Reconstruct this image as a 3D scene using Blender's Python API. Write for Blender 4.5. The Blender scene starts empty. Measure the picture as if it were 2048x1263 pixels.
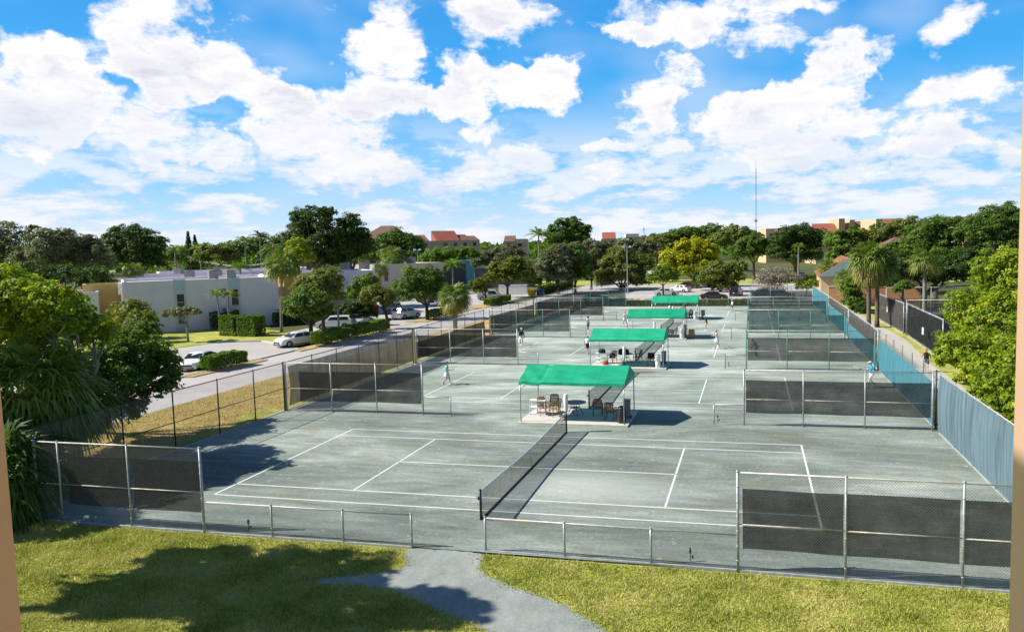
import bpy, bmesh, math, random
import numpy as np
from mathutils import Vector, Matrix
S = bpy.context.scene
COL = S.collection
rng = np.random.default_rng(7)
random.seed(7)
R = math.radians
# ------------------------------------------------------------------ camera
CAM = np.array([9.567, -31.203, 9.776])
FPX, PCX, PCY = 1493.667, 1024 + 140.75, 631.5 - 15.025
YAW, PIT, ROL = -0.2235, -0.0833, -0.0221
def cam_axes():
    cy, sy, cp, sp = math.cos(YAW), math.sin(YAW), math.cos(PIT), math.sin(PIT)
    f = np.array([sy*cp, cy*cp, sp]); r = np.array([cy, -sy, 0.0]); u = np.cross(r, f)
    return math.cos(ROL)*r + math.sin(ROL)*u, -math.sin(ROL)*r + math.cos(ROL)*u, f
CR, CU, CF = cam_axes()
def ray(px, py): return CF + (px-PCX)/FPX*CR - (py-PCY)/FPX*CU
def PT(px, py, d): return CAM + ray(px, py)*d              # point of the place at depth d metres
def GR(px, py, z=0.0):
    d = ray(px, py); return CAM + d*((z-CAM[2])/d[2])
def depth(p): return float((np.array(p)-CAM) @ CF)
cd = bpy.data.cameras.new('camera'); cam = bpy.data.objects.new('camera', cd); COL.objects.link(cam)
cd.sensor_width = 36; cd.lens = FPX*36/2048; cd.shift_x = -140.75/2048; cd.shift_y = -15.025/2048
cd.clip_start = 0.03; cd.clip_end = 6000
m3 = Matrix((CR, CU, -CF)).transposed()
cam.matrix_world = Matrix.Translation(CAM.tolist()) @ m3.to_4x4()
S.camera = cam
# ------------------------------------------------------------------ sun and sky
SUN_AZ, SUN_EL = R(13), R(41)
sun_dir = Vector((-math.cos(SUN_EL)*math.cos(SUN_AZ), -math.cos(SUN_EL)*math.sin(SUN_AZ), math.sin(SUN_EL)))
ld = bpy.data.lights.new('sun', 'SUN'); ld.energy = 5.0; ld.angle = R(0.5); ld.color = (1.0, 0.95, 0.86)
sun = bpy.data.objects.new('sun', ld); COL.objects.link(sun)
sun.rotation_euler = sun_dir.to_track_quat('Z', 'Y').to_euler(); sun.location = (-40, 0, 60)
S.view_settings.view_transform = 'Standard'; S.view_settings.look = 'None'
S.view_settings.exposure = 0.45; S.view_settings.gamma = 1
class NT:
    """small node-tree writer"""
    def __init__(s, tree): s.t = tree; s.n = tree.nodes; s.l = tree.links
    def new(s, typ, **kw):
        n = s.n.new(typ)
        for k, v in kw.items():
            if k == 'inp':
                for a, b in v.items(): s.put(n, a, b)
            else: setattr(n, k, v)
        return n
    def put(s, n, a, b):
        if isinstance(b, bpy.types.NodeSocket): s.l.new(b, n.inputs[a])
        else: n.inputs[a].default_value = b
    def math(s, op, a, b=None, c=None, clamp=False):
        n = s.n.new('ShaderNodeMath'); n.operation = op; n.use_clamp = clamp
        for i, v in enumerate((a, b, c)):
            if v is not None: s.put(n, i, v)
        return n.outputs[0]
    def vmath(s, op, a, b=None, out=0):
        n = s.n.new('ShaderNodeVectorMath'); n.operation = op
        for i, v in enumerate((a, b)):
            if v is not None: s.put(n, i, v)
        return n.outputs[out]
    def mix(s, f, a, b, mode='MIX'):
        n = s.n.new('ShaderNodeMix'); n.data_type = 'RGBA'; n.blend_type = mode
        s.put(n, 0, f); s.put(n, 6, a); s.put(n, 7, b); return n.outputs[2]
    def noise(s, vec, scale, detail=4, rough=0.55, dist=0.0):
        n = s.n.new('ShaderNodeTexNoise')
        if vec is not None: s.put(n, 'Vector', vec)
        n.inputs['Scale'].default_value = scale; n.inputs['Detail'].default_value = detail
        n.inputs['Roughness'].default_value = rough; n.inputs['Distortion'].default_value = dist
        return n.outputs[0]
    def step(s, v, lo, hi, a=0.0, b=1.0):
        n = s.n.new('ShaderNodeMapRange'); n.interpolation_type = 'SMOOTHSTEP'
        s.put(n, 0, v); s.put(n, 1, lo); s.put(n, 2, hi); s.put(n, 3, a); s.put(n, 4, b); return n.outputs[0]
    def ramp(s, f, stops):
        n = s.n.new('ShaderNodeValToRGB'); s.put(n, 0, f); e = n.color_ramp.elements
        while len(e) < len(stops): e.new(0.5)
        for i, (p, c) in enumerate(stops): e[i].position = p; e[i].color = (*c, 1)
        return n.outputs[0]
def c4(c): return (c[0], c[1], c[2], 1.0)
W = bpy.data.worlds.new('World'); S.world = W; W.use_nodes = True
W.cycles.sampling_method = 'MANUAL'; W.cycles.sample_map_resolution = 512
W.node_tree.nodes.clear(); w = NT(W.node_tree)
def build_world():
    tc = w.new('ShaderNodeTexCoord').outputs['Generated']
    sky = w.new('ShaderNodeTexSky', sky_type='NISHITA', sun_disc=False, sun_elevation=SUN_EL,
                sun_rotation=R(270)-SUN_AZ, altitude=0, air_density=1.0, dust_density=0.3, ozone_density=3.0)
    sep = w.new('ShaderNodeSeparateXYZ', inp={0: tc})
    x, y, z = sep.outputs
    hyp = w.math('SQRT', w.math('ADD', w.math('MULTIPLY', x, x), w.math('MULTIPLY', y, y)))
    az = w.math('ARCTAN2', x, y)                    # radians east of the court axis
    te = w.math('DIVIDE', z, w.math('MAXIMUM', hyp, 0.05))
    front = w.math('MULTIPLY', w.step(w.math('ABSOLUTE', w.math('ADD', az, 0.22)), 0.85, 1.5, 1.0, 0.0), w.step(te, 0.35, 0.8, 1.0, 0.0))
    blue = w.mix(1.0, sky.outputs[0], (0.50, 0.58, 0.66, 1), 'MULTIPLY')
    deep = w.ramp(w.math('MULTIPLY', te, 2.5), [(0.0, (0.74, 0.88, 1.0)), (0.22, (0.27, 0.63, 0.98)), (0.55, (0.060, 0.42, 0.92)), (1.0, (0.025, 0.28, 0.78))])
    blue = w.mix(w.math('MULTIPLY', front, 0.9), blue, w.mix(1.0, deep, (7.9, 7.9, 7.9, 1), 'MULTIPLY'))
    uv = w.new('ShaderNodeCombineXYZ', inp={0: az, 1: te}).outputs[0]
    # warp the lookup so that heaps get cauliflower outlines
    wp = w.new('ShaderNodeTexNoise'); w.put(wp, 'Vector', uv); wp.inputs['Scale'].default_value = 14; wp.inputs['Detail'].default_value = 4; wp.inputs['Roughness'].default_value = 0.6
    wuv = w.vmath('ADD', uv, w.vmath('MULTIPLY', w.vmath('SUBTRACT', wp.outputs[1], (0.5, 0.5, 0.5)), (0.13, 0.10, 0)))
    acc = None
    for (a, e, sa, se, k) in CLOUDS:
        d = w.vmath('MULTIPLY', w.vmath('SUBTRACT', wuv, (a, e, 0)), (1/sa, 1/se, 0))
        l = w.vmath('DOT_PRODUCT', d, d, 1)
        g = w.math('MAXIMUM', w.math('MULTIPLY_ADD', l, -0.42*k, k), 0.0)
        acc = g if acc is None else w.math('ADD', acc, g)
    # deeper layers shrink towards the horizon: squeeze the vertical coordinate
    sq = w.math('MULTIPLY', w.math('POWER', w.math('MAXIMUM', te, 0.0), 0.8), 1.75)
    nv = w.new('ShaderNodeCombineXYZ', inp={0: az, 1: sq, 2: 0.37}).outputs[0]
    n1 = w.noise(nv, 11, 7, 0.64, 0.2)
    n2 = w.noise(w.vmath('ADD', nv, (-0.012, 0.020, 0)), 11, 7, 0.64, 0.2)
    nb = w.noise(w.vmath('MULTIPLY', nv, (1, 1.35, 1)), 12.0, 6, 0.60, 0.1)
    low = w.step(te, 0.05, 0.21, 1.0, 0.0)          # distant banks above the horizon
    dens = w.math('ADD', w.math('MULTIPLY', w.math('MINIMUM', acc, 1.0), 0.66), w.math('MULTIPLY', w.math('SUBTRACT', n1, 0.5), 2.0))
    cov = w.step(dens, 0.15, 0.60)
    veil = w.math('MULTIPLY', w.step(w.noise(nv, 3.5, 3, 0.6), 0.44, 0.75), 0.30)
    cov = w.math('MAXIMUM', cov, veil)
    bank = w.math('MULTIPLY', low, w.step(nb, 0.41, 0.56))
    cov = w.math('MAXIMUM', cov, w.math('MULTIPLY', bank, 0.86))
    cov = w.math('MULTIPLY', cov, w.math('MULTIPLY', w.step(w.math('ABSOLUTE', w.math('ADD', az, 0.22)), 0.95, 1.35, 1.0, 0.0), w.step(te, 0.55, 0.75, 1.0, 0.0)))
    lit = w.step(w.math('SUBTRACT', n1, n2), -0.05, 0.06)
    thick = w.step(dens, 0.40, 0.95)
    under = w.step(w.noise(w.vmath('ADD', nv, (0.0, -0.35, 0.4)), 6.0, 3, 0.55), 0.42, 0.62)
    sh = w.math('MULTIPLY', w.math('ADD', w.math('MULTIPLY', w.math('SUBTRACT', 1.0, lit), 0.45), w.math('MULTIPLY', under, 0.55)), thick)
    ccol = w.mix(sh, (1.15, 1.13, 1.12, 1), (0.72, 0.755, 0.90, 1))
    lowc = w.mix(w.step(nb, 0.44, 0.62), (0.74, 0.84, 1.03, 1), (1.02, 1.03, 1.06, 1))
    ccol = w.mix(w.math('MULTIPLY', low, 0.85), ccol, lowc)
    bg1 = w.new('ShaderNodeBackground', inp={0: blue, 1: 0.10})
    bg2 = w.new('ShaderNodeBackground', inp={0: ccol, 1: 0.68})
    mx = w.new('ShaderNodeMixShader', inp={0: cov, 1: bg1.outputs[0], 2: bg2.outputs[0]})
    w.new('ShaderNodeOutputWorld', inp={0: mx.outputs[0]})
def sky_at(px, py, rx, ry, k=1.0):
    d = ray(px, py); h = math.hypot(d[0], d[1]); a = math.atan2(d[0], d[1]); e = d[2]/h
    return (round(a, 3), round(e, 3), round(rx/FPX*0.86, 3), round(ry/FPX*0.96, 3), k)
CLOUDS = [sky_at(*q) for q in [
 (45,145,70,50),(110,160,60,66),(20,245,80,45),(285,45,80,65),(365,128,80,50),(335,178,66,24),(295,262,105,40),(380,300,70,24),
 (525,190,70,32),(750,130,70,60),(805,35,48,50,.9),(785,200,85,35),(640,250,95,60),(575,315,120,42),(720,335,90,36,.9),
 (925,125,50,50),(1010,155,95,48),(1085,170,60,40),(985,25,85,40),(905,195,60,28),(970,250,50,18,.8),(1000,325,110,34,.9),
 (1335,155,85,38),(1295,205,75,32),(1310,275,60,42,.9),(1400,28,180,38),(1560,5,130,22,.8),(1265,65,50,20),(1545,80,60,26,.5),
 (1490,230,85,48),(1610,220,100,58),(1690,120,60,50),(1645,165,75,40),(1840,225,110,30),(1935,170,60,26),(1905,45,60,34,.75),
 (1880,290,60,28,.9),(1225,345,75,26,.9),(1215,292,55,18,.9),(1480,310,140,32,.9),(1700,315,150,34,.8),(2010,310,50,26,.8),
 (500,100,60,50,.62),(250,350,100,24,.7),(870,370,130,30,.8)]]
build_world()
# ------------------------------------------------------------------ materials
MATS = {}
def newmat(name):
    m = bpy.data.materials.new(name); m.use_nodes = True; m.node_tree.nodes.clear(); MATS[name] = m
    return m, NT(m.node_tree)
def M(name, col, rough=0.6, metal=0.0, var=0.12, vs=6.0, bump=0.0, bs=40.0, spec=0.4, obj=True, col2=None, coat=0.0):
    if name in MATS: return MATS[name]
    m, t = newmat(name)
    tc = t.new('ShaderNodeTexCoord').outputs['Object'] if obj else t.new('ShaderNodeNewGeometry').outputs['Position']
    n = t.noise(tc, vs, 5, 0.6)
    a = tuple(max(0, c*(1-var)) for c in col); b = col2 or tuple(min(1, c*(1+var)) for c in col)
    base = t.ramp(n, [(0.3, a), (0.7, b)])
    p = t.new('ShaderNodeBsdfPrincipled', inp={'Base Color': base, 'Roughness': rough, 'Metallic': metal, 'Specular IOR Level': spec, 'Coat Weight': coat})
    if bump:
        bm_ = t.new('ShaderNodeBump', inp={'Strength': bump, 'Distance': 0.03, 'Height': t.noise(tc, bs, 4, 0.6)})
        t.put(p, 'Normal', bm_.outputs[0])
    t.new('ShaderNodeOutputMaterial', inp={0: p.outputs[0]})
    return m
def leafmat(name, stops, trans=0.42, rough=0.55):
    if name in MATS: return MATS[name]
    m, t = newmat(name)
    g = t.new('ShaderNodeNewGeometry')
    rnd = g.outputs['Random Per Island']
    tc = t.new('ShaderNodeTexCoord').outputs['Object']
    n = t.noise(tc, 0.55, 3, 0.6)
    f = t.math('ADD', t.math('MULTIPLY', rnd, 0.62), t.math('MULTIPLY', t.math('SUBTRACT', n, 0.30), 0.95), clamp=True)
    c = t.ramp(f, stops)
    p = t.new('ShaderNodeBsdfPrincipled', inp={'Base Color': c, 'Roughness': rough, 'Specular IOR Level': 0.35})
    tr = t.new('ShaderNodeBsdfTranslucent', inp={'Color': t.mix(1.0, c, (1.3, 1.4, 0.5, 1), 'MULTIPLY')})
    mx = t.new('ShaderNodeMixShader', inp={0: trans, 1: p.outputs[0], 2: tr.outputs[0]})
    t.new('ShaderNodeOutputMaterial', inp={0: mx.outputs[0]})
    return m
def meshmat(name, col, see, rough=0.8, var=0.25, vs=1.2, stretch=(1, 1, 1)):
    """woven netting: part of the light passes between the threads"""
    if name in MATS: return MATS[name]
    m, t = newmat(name)
    tc = t.vmath('MULTIPLY', t.new('ShaderNodeTexCoord').outputs['Object'], stretch)
    n = t.noise(tc, vs, 5, 0.6)
    c = t.ramp(n, [(0.3, tuple(v*(1-var) for v in col)), (0.7, tuple(min(1, v*(1+var)) for v in col))])
    d = t.new('ShaderNodeBsdfDiffuse', inp={'Color': c, 'Roughness': rough})
    tp = t.new('ShaderNodeBsdfTransparent')
    mx = t.new('ShaderNodeMixShader', inp={0: t.math('ADD', see, t.math('MULTIPLY', t.math('SUBTRACT', n, 0.5), 0.25)), 1: d.outputs[0], 2: tp.outputs[0]})
    t.new('ShaderNodeOutputMaterial', inp={0: mx.outputs[0]})
    return m
def groundmat(name, stops, scales, bump=0.3, bs=25, rough=0.9, stretch=(1, 1, 1), speck=None):
    """stops for a colour ramp driven by layered noise; scales = (large, mid, fine)"""
    m, t = newmat(name)
    pos = t.new('ShaderNodeNewGeometry').outputs['Position']
    sp = t.vmath('MULTIPLY', pos, stretch)
    a = t.noise(sp, scales[0], 5, 0.6, 0.4); b = t.noise(sp, scales[1], 5, 0.65); c = t.noise(pos, scales[2], 4, 0.7)
    f = t.math('ADD', t.math('MULTIPLY', a, 0.5), t.math('ADD', t.math('MULTIPLY', b, 0.3), t.math('MULTIPLY', c, 0.2)))
    col = t.ramp(f, stops)
    if speck:
        v = t.noise(pos, speck[0], 2, 0.5); col = t.mix(t.step(v, speck[1], speck[1]+0.05, 0, speck[3]), col, c4(speck[2]))
    p = t.new('ShaderNodeBsdfPrincipled', inp={'Base Color': col, 'Roughness': rough, 'Specular IOR Level': 0.2})
    bm_ = t.new('ShaderNodeBump', inp={'Strength': bump, 'Distance': 0.03, 'Height': t.noise(pos, bs, 4, 0.7)})
    t.put(p, 'Normal', bm_.outputs[0]); t.new('ShaderNodeOutputMaterial', inp={0: p.outputs[0]})
    return m
# ------------------------------------------------------------------ mesh builder
class MB:
    def __init__(s): s.v = []; s.f = []; s.mi = []; s.cur = 0
    def add(s, vs, fs):
        o = len(s.v); s.v += [tuple(map(float, p)) for p in vs]
        for f in fs: s.f.append([i+o for i in f]); s.mi.append(s.cur)
        return s
    def box(s, c, size, rz=0.0, taper=1.0):
        x, y, z = (d/2 for d in size); ca, sa = math.cos(rz), math.sin(rz); vs = []
        for k, t in ((-1, 1.0), (1, taper)):
            for a, b in ((-1, -1), (1, -1), (1, 1), (-1, 1)):
                X, Y = a*x*t, b*y*t; vs.append((c[0]+X*ca-Y*sa, c[1]+X*sa+Y*ca, c[2]+k*z))
        return s.add(vs, [(3,2,1,0),(4,5,6,7),(0,1,5,4),(1,2,6,5),(2,3,7,6),(3,0,4,7)])
    def b2(s, lo, hi): return s.box([(a+b)/2 for a, b in zip(lo, hi)], [abs(b-a) for a, b in zip(lo, hi)])
    def tube(s, pts, rad, n=6, cap=True):
        pts = [Vector(p) for p in pts]; rad = rad if hasattr(rad, '__len__') else [rad]*len(pts); vs = []; fs = []
        up = None
        for i, p in enumerate(pts):
            d = (pts[min(i+1, len(pts)-1)]-pts[max(i-1, 0)]).normalized()
            if up is None: up = Vector((0, 0, 1)) if abs(d.z) < 0.9 else Vector((1, 0, 0))
            a = d.cross(up).normalized(); b = a.cross(d).normalized(); up = b
            for k in range(n):
                t = 2*math.pi*k/n; vs.append(p + (a*math.cos(t)+b*math.sin(t))*rad[i])
        for i in range(len(pts)-1):
            for k in range(n): fs.append((i*n+k, i*n+(k+1) % n, (i+1)*n+(k+1) % n, (i+1)*n+k))
        if cap: fs.append(tuple(range(n-1, -1, -1))); fs.append(tuple((len(pts)-1)*n+k for k in range(n)))
        return s.add(vs, fs)
    def lathe(s, c, prof, n=16, sx=1.0, sy=1.0):
        vs = []; fs = []
        for r, z in prof:
            for k in range(n):
                t = 2*math.pi*k/n; vs.append((c[0]+r*math.cos(t)*sx, c[1]+r*math.sin(t)*sy, c[2]+z))
        for i in range(len(prof)-1):
            for k in range(n): fs.append((i*n+k, i*n+(k+1) % n, (i+1)*n+(k+1) % n, (i+1)*n+k))
        fs.append(tuple(range(n-1, -1, -1))); fs.append(tuple((len(prof)-1)*n+k for k in range(n)))
        return s.add(vs, fs)
    def ball(s, c, r, n=10, m=6):
        prof = [(max(1e-4, math.sin(math.pi*i/m))*r[0], -math.cos(math.pi*i/m)*r[2]) for i in range(m+1)]
        return s.lathe(c, prof, n, 1.0, r[1]/r[0])
    def quad(s, a, b, c, d): return s.add([a, b, c, d], [(0, 1, 2, 3)])
    def poly(s, pts, z0, z1=None):
        n = len(pts)
        if z1 is None: return s.add([(x, y, z0) for x, y in pts], [tuple(range(n))])
        vs = [(x, y, z0) for x, y in pts]+[(x, y, z1) for x, y in pts]
        return s.add(vs, [tuple(range(n-1, -1, -1)), tuple(range(n, 2*n))]+[(i, (i+1) % n, n+(i+1) % n, n+i) for i in range(n)])
    def build(s, name, mats, parent=None, smooth=False, loc=None):
        me = bpy.data.meshes.new(name); me.from_pydata(s.v, [], s.f)
        for m in (mats if isinstance(mats, (list, tuple)) else [mats]): me.materials.append(m)
        if any(s.mi): me.polygons.foreach_set('material_index', s.mi)
        if smooth: me.polygons.foreach_set('use_smooth', [True]*len(s.f))
        me.update()
        return link(name, me, parent, loc)
def link(name, me, parent=None, loc=None):
    o = bpy.data.objects.new(name, me); COL.objects.link(o)
    if parent is not None: o.parent = parent
    if loc is not None: o.location = loc
    return o
def arr_mesh(name, V, F, mat):
    """numpy verts (n,3) and equal-sized faces (m,k) -> mesh"""
    me = bpy.data.meshes.new(name); V = np.asarray(V, np.float32); F = np.asarray(F, np.int32); k = F.shape[1]
    me.vertices.add(len(V)); me.vertices.foreach_set('co', V.ravel())
    me.loops.add(F.size); me.loops.foreach_set('vertex_index', F.ravel())
    me.polygons.add(len(F)); me.polygons.foreach_set('loop_start', np.arange(0, F.size, k, dtype=np.int32))
    me.update(calc_edges=True); me.materials.append(mat); return me
def tag(o, label, cat, group=None, kind=None):
    if label: o['label'] = label
    if cat: o['category'] = cat
    if group: o['group'] = group
    if kind: o['kind'] = kind
    return o
def thing(name, label, cat, loc=(0, 0, 0), rz=0.0, group=None):
    o = bpy.data.objects.new(name, None); COL.objects.link(o); o.empty_display_size = 0.2
    o.location = [float(v) for v in loc]; o.rotation_euler = (0, 0, rz)
    return tag(o, label, cat, group)
def struct(name, mb, mat, label=None):
    o = mb.build(name, mat); o['kind'] = 'structure'
    o['label'] = label or name.replace('_', ' '); o['category'] = name.replace('_', ' ')
    return o
def dup(root, loc, rz=0.0, label=None, group=None, scale=None):
    r = root.copy(); COL.objects.link(r); r.location = [float(v) for v in loc]; r.rotation_euler = (0, 0, rz)
    if label: r['label'] = label
    if group: r['group'] = group
    if scale: r.scale = scale if hasattr(scale, '__len__') else (scale,)*3
    for ch in root.children:
        c = ch.copy(); COL.objects.link(c); c.parent = r
        for g in ch.children:
            d = g.copy(); COL.objects.link(d); d.parent = c
    return r
# ================================================================== THE SETTING
PITCH = 18.55
g_lawn = groundmat('lawn', [(0.30, (0.15, 0.21, 0.02)), (0.43, (0.30, 0.34, 0.045)), (0.55, (0.46, 0.45, 0.11)), (0.66, (0.64, 0.55, 0.24))], (0.35, 2.0, 14), 0.7, 30)
g_dry = groundmat('dry_grass', [(0.28, (0.16, 0.15, 0.035)), (0.42, (0.38, 0.29, 0.11)), (0.58, (0.52, 0.39, 0.18)), (0.72, (0.62, 0.51, 0.30))], (0.3, 1.6, 9), 0.7, 20)
def claymat():
    m, t = newmat('court_clay'); pos = t.new('ShaderNodeNewGeometry').outputs['Position']
    a = t.noise(t.vmath('MULTIPLY', pos, (0.10, 0.22, 1)), 1.0, 5, 0.62, 0.6)      # broad damp and dry areas
    b = t.noise(t.vmath('MULTIPLY', pos, (0.45, 2.6, 1)), 1.0, 5, 0.68, 0.5)       # brush drag streaks along the court
    c = t.noise(pos, 7.0, 5, 0.75)
    f = t.math('ADD', t.math('MULTIPLY', a, 0.52), t.math('ADD', t.math('MULTIPLY', b, 0.24), t.math('MULTIPLY', c, 0.24)))
    col = t.ramp(f, [(0.37, (0.115, 0.148, 0.128)), (0.45, (0.208, 0.250, 0.220)), (0.53, (0.320, 0.368, 0.325)), (0.63, (0.56, 0.605, 0.535))])
    col = t.mix(t.step(t.noise(t.vmath('MULTIPLY', pos, (0.3, 0.6, 1)), 1.0, 4, 0.6), 0.50, 0.68, 0.0, 0.55), col, (0.225, 0.235, 0.155, 1))   # greenish algae tint
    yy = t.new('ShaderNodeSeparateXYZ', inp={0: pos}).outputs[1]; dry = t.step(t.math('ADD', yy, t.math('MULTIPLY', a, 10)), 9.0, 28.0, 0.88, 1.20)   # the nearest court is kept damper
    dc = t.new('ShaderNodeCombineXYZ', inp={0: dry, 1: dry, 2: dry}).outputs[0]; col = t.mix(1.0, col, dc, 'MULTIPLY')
    dd = t.vmath('SUBTRACT', t.vmath('MULTIPLY', pos, (0.22, 0.42, 0)), (0.62, -0.95, 0)); col = t.mix(t.math('MULTIPLY', t.step(t.math('ADD', t.vmath('DOT_PRODUCT', dd, dd, 1), t.math('MULTIPLY', t.math('ADD', a, b), 2.2)), 1.6, 3.4, 1.0, 0.0), 0.72), col, (0.52, 0.56, 0.50, 1))   # dusty patch by the net
    v = t.noise(pos, 3.2, 2, 0.5); col = t.mix(t.step(v, 0.66, 0.72, 0, 0.5), col, (0.50, 0.52, 0.46, 1))
    p = t.new('ShaderNodeBsdfPrincipled', inp={'Base Color': col, 'Roughness': 0.9, 'Specular IOR Level': 0.15})
    bm_ = t.new('ShaderNodeBump', inp={'Strength': 0.25, 'Distance': 0.02, 'Height': t.noise(pos, 28, 4, 0.7)})
    t.put(p, 'Normal', bm_.outputs[0]); t.new('ShaderNodeOutputMaterial', inp={0: p.outputs[0]}); return m
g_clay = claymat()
g_asph = groundmat('asphalt', [(0.3, (0.36, 0.335, 0.315)), (0.5, (0.46, 0.43, 0.405)), (0.7, (0.56, 0.53, 0.50))], (0.12, 0.7, 8), 0.15, 60)
g_path = groundmat('gravel', [(0.30, (0.19, 0.215, 0.195)), (0.45, (0.29, 0.32, 0.295)), (0.55, (0.38, 0.405, 0.375)), (0.68, (0.56, 0.56, 0.51))], (0.5, 2.2, 14), 0.9, 40, 0.9, (1, 0.5, 1), (22, 0.64, (0.60, 0.60, 0.56), 0.6))
g_walk = groundmat('concrete', [(0.3, (0.40, 0.37, 0.33)), (0.7, (0.58, 0.54, 0.48))], (0.4, 2, 12), 0.15, 40)
g_far = groundmat('far_ground', [(0.3, (0.05, 0.07, 0.02)), (0.5, (0.09, 0.11, 0.03)), (0.7, (0.16, 0.15, 0.07))], (0.02, 0.2, 2), 0.3, 5)
white_line = M('line_paint', (0.80, 0.80, 0.78), 0.6, vs=2, var=0.10)
mb = MB(); N = 24
xs = [-2600+5200*i/N for i in range(N+1)]; ys = [-300+3600*i/N for i in range(N+1)]
for i in range(N):
    for j in range(N): mb.quad((xs[i], ys[j], -.06), (xs[i+1], ys[j], -.06), (xs[i+1], ys[j+1], -.06), (xs[i], ys[j+1], -.06))
struct('ground', mb, g_far, 'flat green ground reaching the horizon')
def sheet(name, pts, z, mat, label=None): return struct(name, MB().poly(pts, z), mat, label)
sheet('lawn', [(-26, -60), (60, -60), (60, -9.2), (-26, -9.2)], -0.03, g_lawn, 'mown lawn in front of the nearest court')
sheet('dry_grass_strip', [(-27.2, -9.2), (-18.9, -9.2), (-18.9, 96), (-27.2, 96)], -0.028, g_dry, 'dry brown verge between the road and the court fence')
sheet('green_verge', [(-27.2, -30), (-26, -9.2), (-18.9, -9.2), (-18.9, -30)], -0.024, g_lawn, 'grass under the palms')
vg = MB(); a = []
for i in range(40):
    y = -9+i*1.4; a.append((-18.85, y, -.02, -20.0-0.5*math.sin(i*1.7)-0.4*math.sin(i*.6), y))
for i in range(39): vg.quad((a[i][3], a[i][4], -.02), (a[i][0], a[i][1], -.02), (a[i+1][0], a[i+1][1], -.02), (a[i+1][3], a[i+1][4], -.02))
struct('green_edge', vg, g_lawn, 'greener edge of grass along the court')
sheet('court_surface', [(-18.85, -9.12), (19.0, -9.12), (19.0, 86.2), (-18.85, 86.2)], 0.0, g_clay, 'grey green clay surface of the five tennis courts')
sheet('road', [(-34.9, -80), (-27.2, -80), (-27.2, 40), (-26.0, 75), (-22.8, 90), (-22.8, 260), (-30.5, 260), (-30.5, 100), (-34.0, 80), (-34.9, 40)], -0.016, g_asph, 'pale asphalt road beside the courts')
sheet('parking_lot', [(-50.2, 12), (-34.8, 12), (-34.8, 36), (-38.6, 38.4), (-43.6, 41.3), (-48.2, 40.4), (-50.2, 34)], -0.02, g_asph, 'pale car park with two white cars')
sheet('parking_lot', [(-46.2, 50.5), (-34.8, 44), (-33.9, 130), (-70, 130), (-66, 100), (-49, 78), (-46.5, 60)], -0.02, g_asph, 'pale car park behind the hedges')
sheet('far_parking_lot', [(-30.4, 89), (22, 89), (22, 150), (-30.4, 150)], -0.012, g_asph, 'wide pale car park beyond the last court')
sheet('side_lawn', [(19.2, -9.2), (60, -9.2), (60, 100), (19.2, 100)], -0.028, g_lawn, 'grass beside the right hand path')
struct('sidewalk', MB().poly([(21.2, 12), (23.0, 12), (23.2, 30), (24.2, 46), (23.6, 66), (22.6, 100), (20.9, 100), (21.8, 66), (22.2, 46), (21.4, 30)], -0.02, 0.02), g_walk, 'curving concrete path along the teal fence')
# grass island beside the first car park and its kerb
isl = [(-52, 42), (-48.2, 40.6), (-43.5, 41.5), (-38.8, 38.6), (-37.2, 41), (-38.5, 45), (-46.4, 50), (-52, 53)]
struct('grass_island', MB().poly(isl, -0.05, 0.08), g_lawn, 'grass island at the car park entrance')
sheet('house_lawn', [(-80, 20), (-50.2, 20), (-50.2, 36), (-48.3, 40.5), (-52, 42), (-52, 55), (-60, 62), (-80, 45)], -0.022, g_lawn, 'lawn in front of the white apartments')
struct('kerb_island', MB().poly([(-50, 62), (-45.6, 62.5), (-44.8, 66), (-47, 72), (-52, 74)], -0.05, 0.10), g_lawn, 'small grass bed among the parked cars')
kerb = M('kerb_concrete', (0.62, 0.60, 0.55), 0.8)
mb = MB()
for x0, y0, x1, y1 in ((-48.2, 40.55, -43.6, 41.45), (-43.6, 41.45, -38.7, 38.5), (-34.9, 12, -34.9, 36.2)):
    l = math.hypot(x1-x0, y1-y0); mb.box(((x0+x1)/2, (y0+y1)/2, 0.03), (l, 0.16, 0.16), math.atan2(y1-y0, x1-x0))
struct('kerb', mb, kerb, 'pale concrete kerb of the car park')
for pts, lb in (([(-36.0, 19), (-34.0, 19.5), (-33.6, 28.5), (-35.4, 29)], 'dry bed under the small clipped hedge'), ([(-35.4, 34.5), (-33.9, 34), (-33.3, 54), (-35, 54)], 'dry bed under the long hedge'),
                ([(-36.4, 62), (-33.2, 62), (-33.2, 72), (-35.8, 72)], 'dry bed under the low dark hedge'), ([(-36.6, 84), (-33.0, 84), (-33.0, 99), (-36, 99)], 'dry bed around the crooked tree')):
    struct('planting_bed', MB().poly(pts, -0.05, 0.06), g_dry, lb)
sheet('far_lawn', [(-60, 150), (60, 150), (60, 175), (-60, 175)], -0.025, g_lawn, 'strip of grass beyond the far car park')
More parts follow.
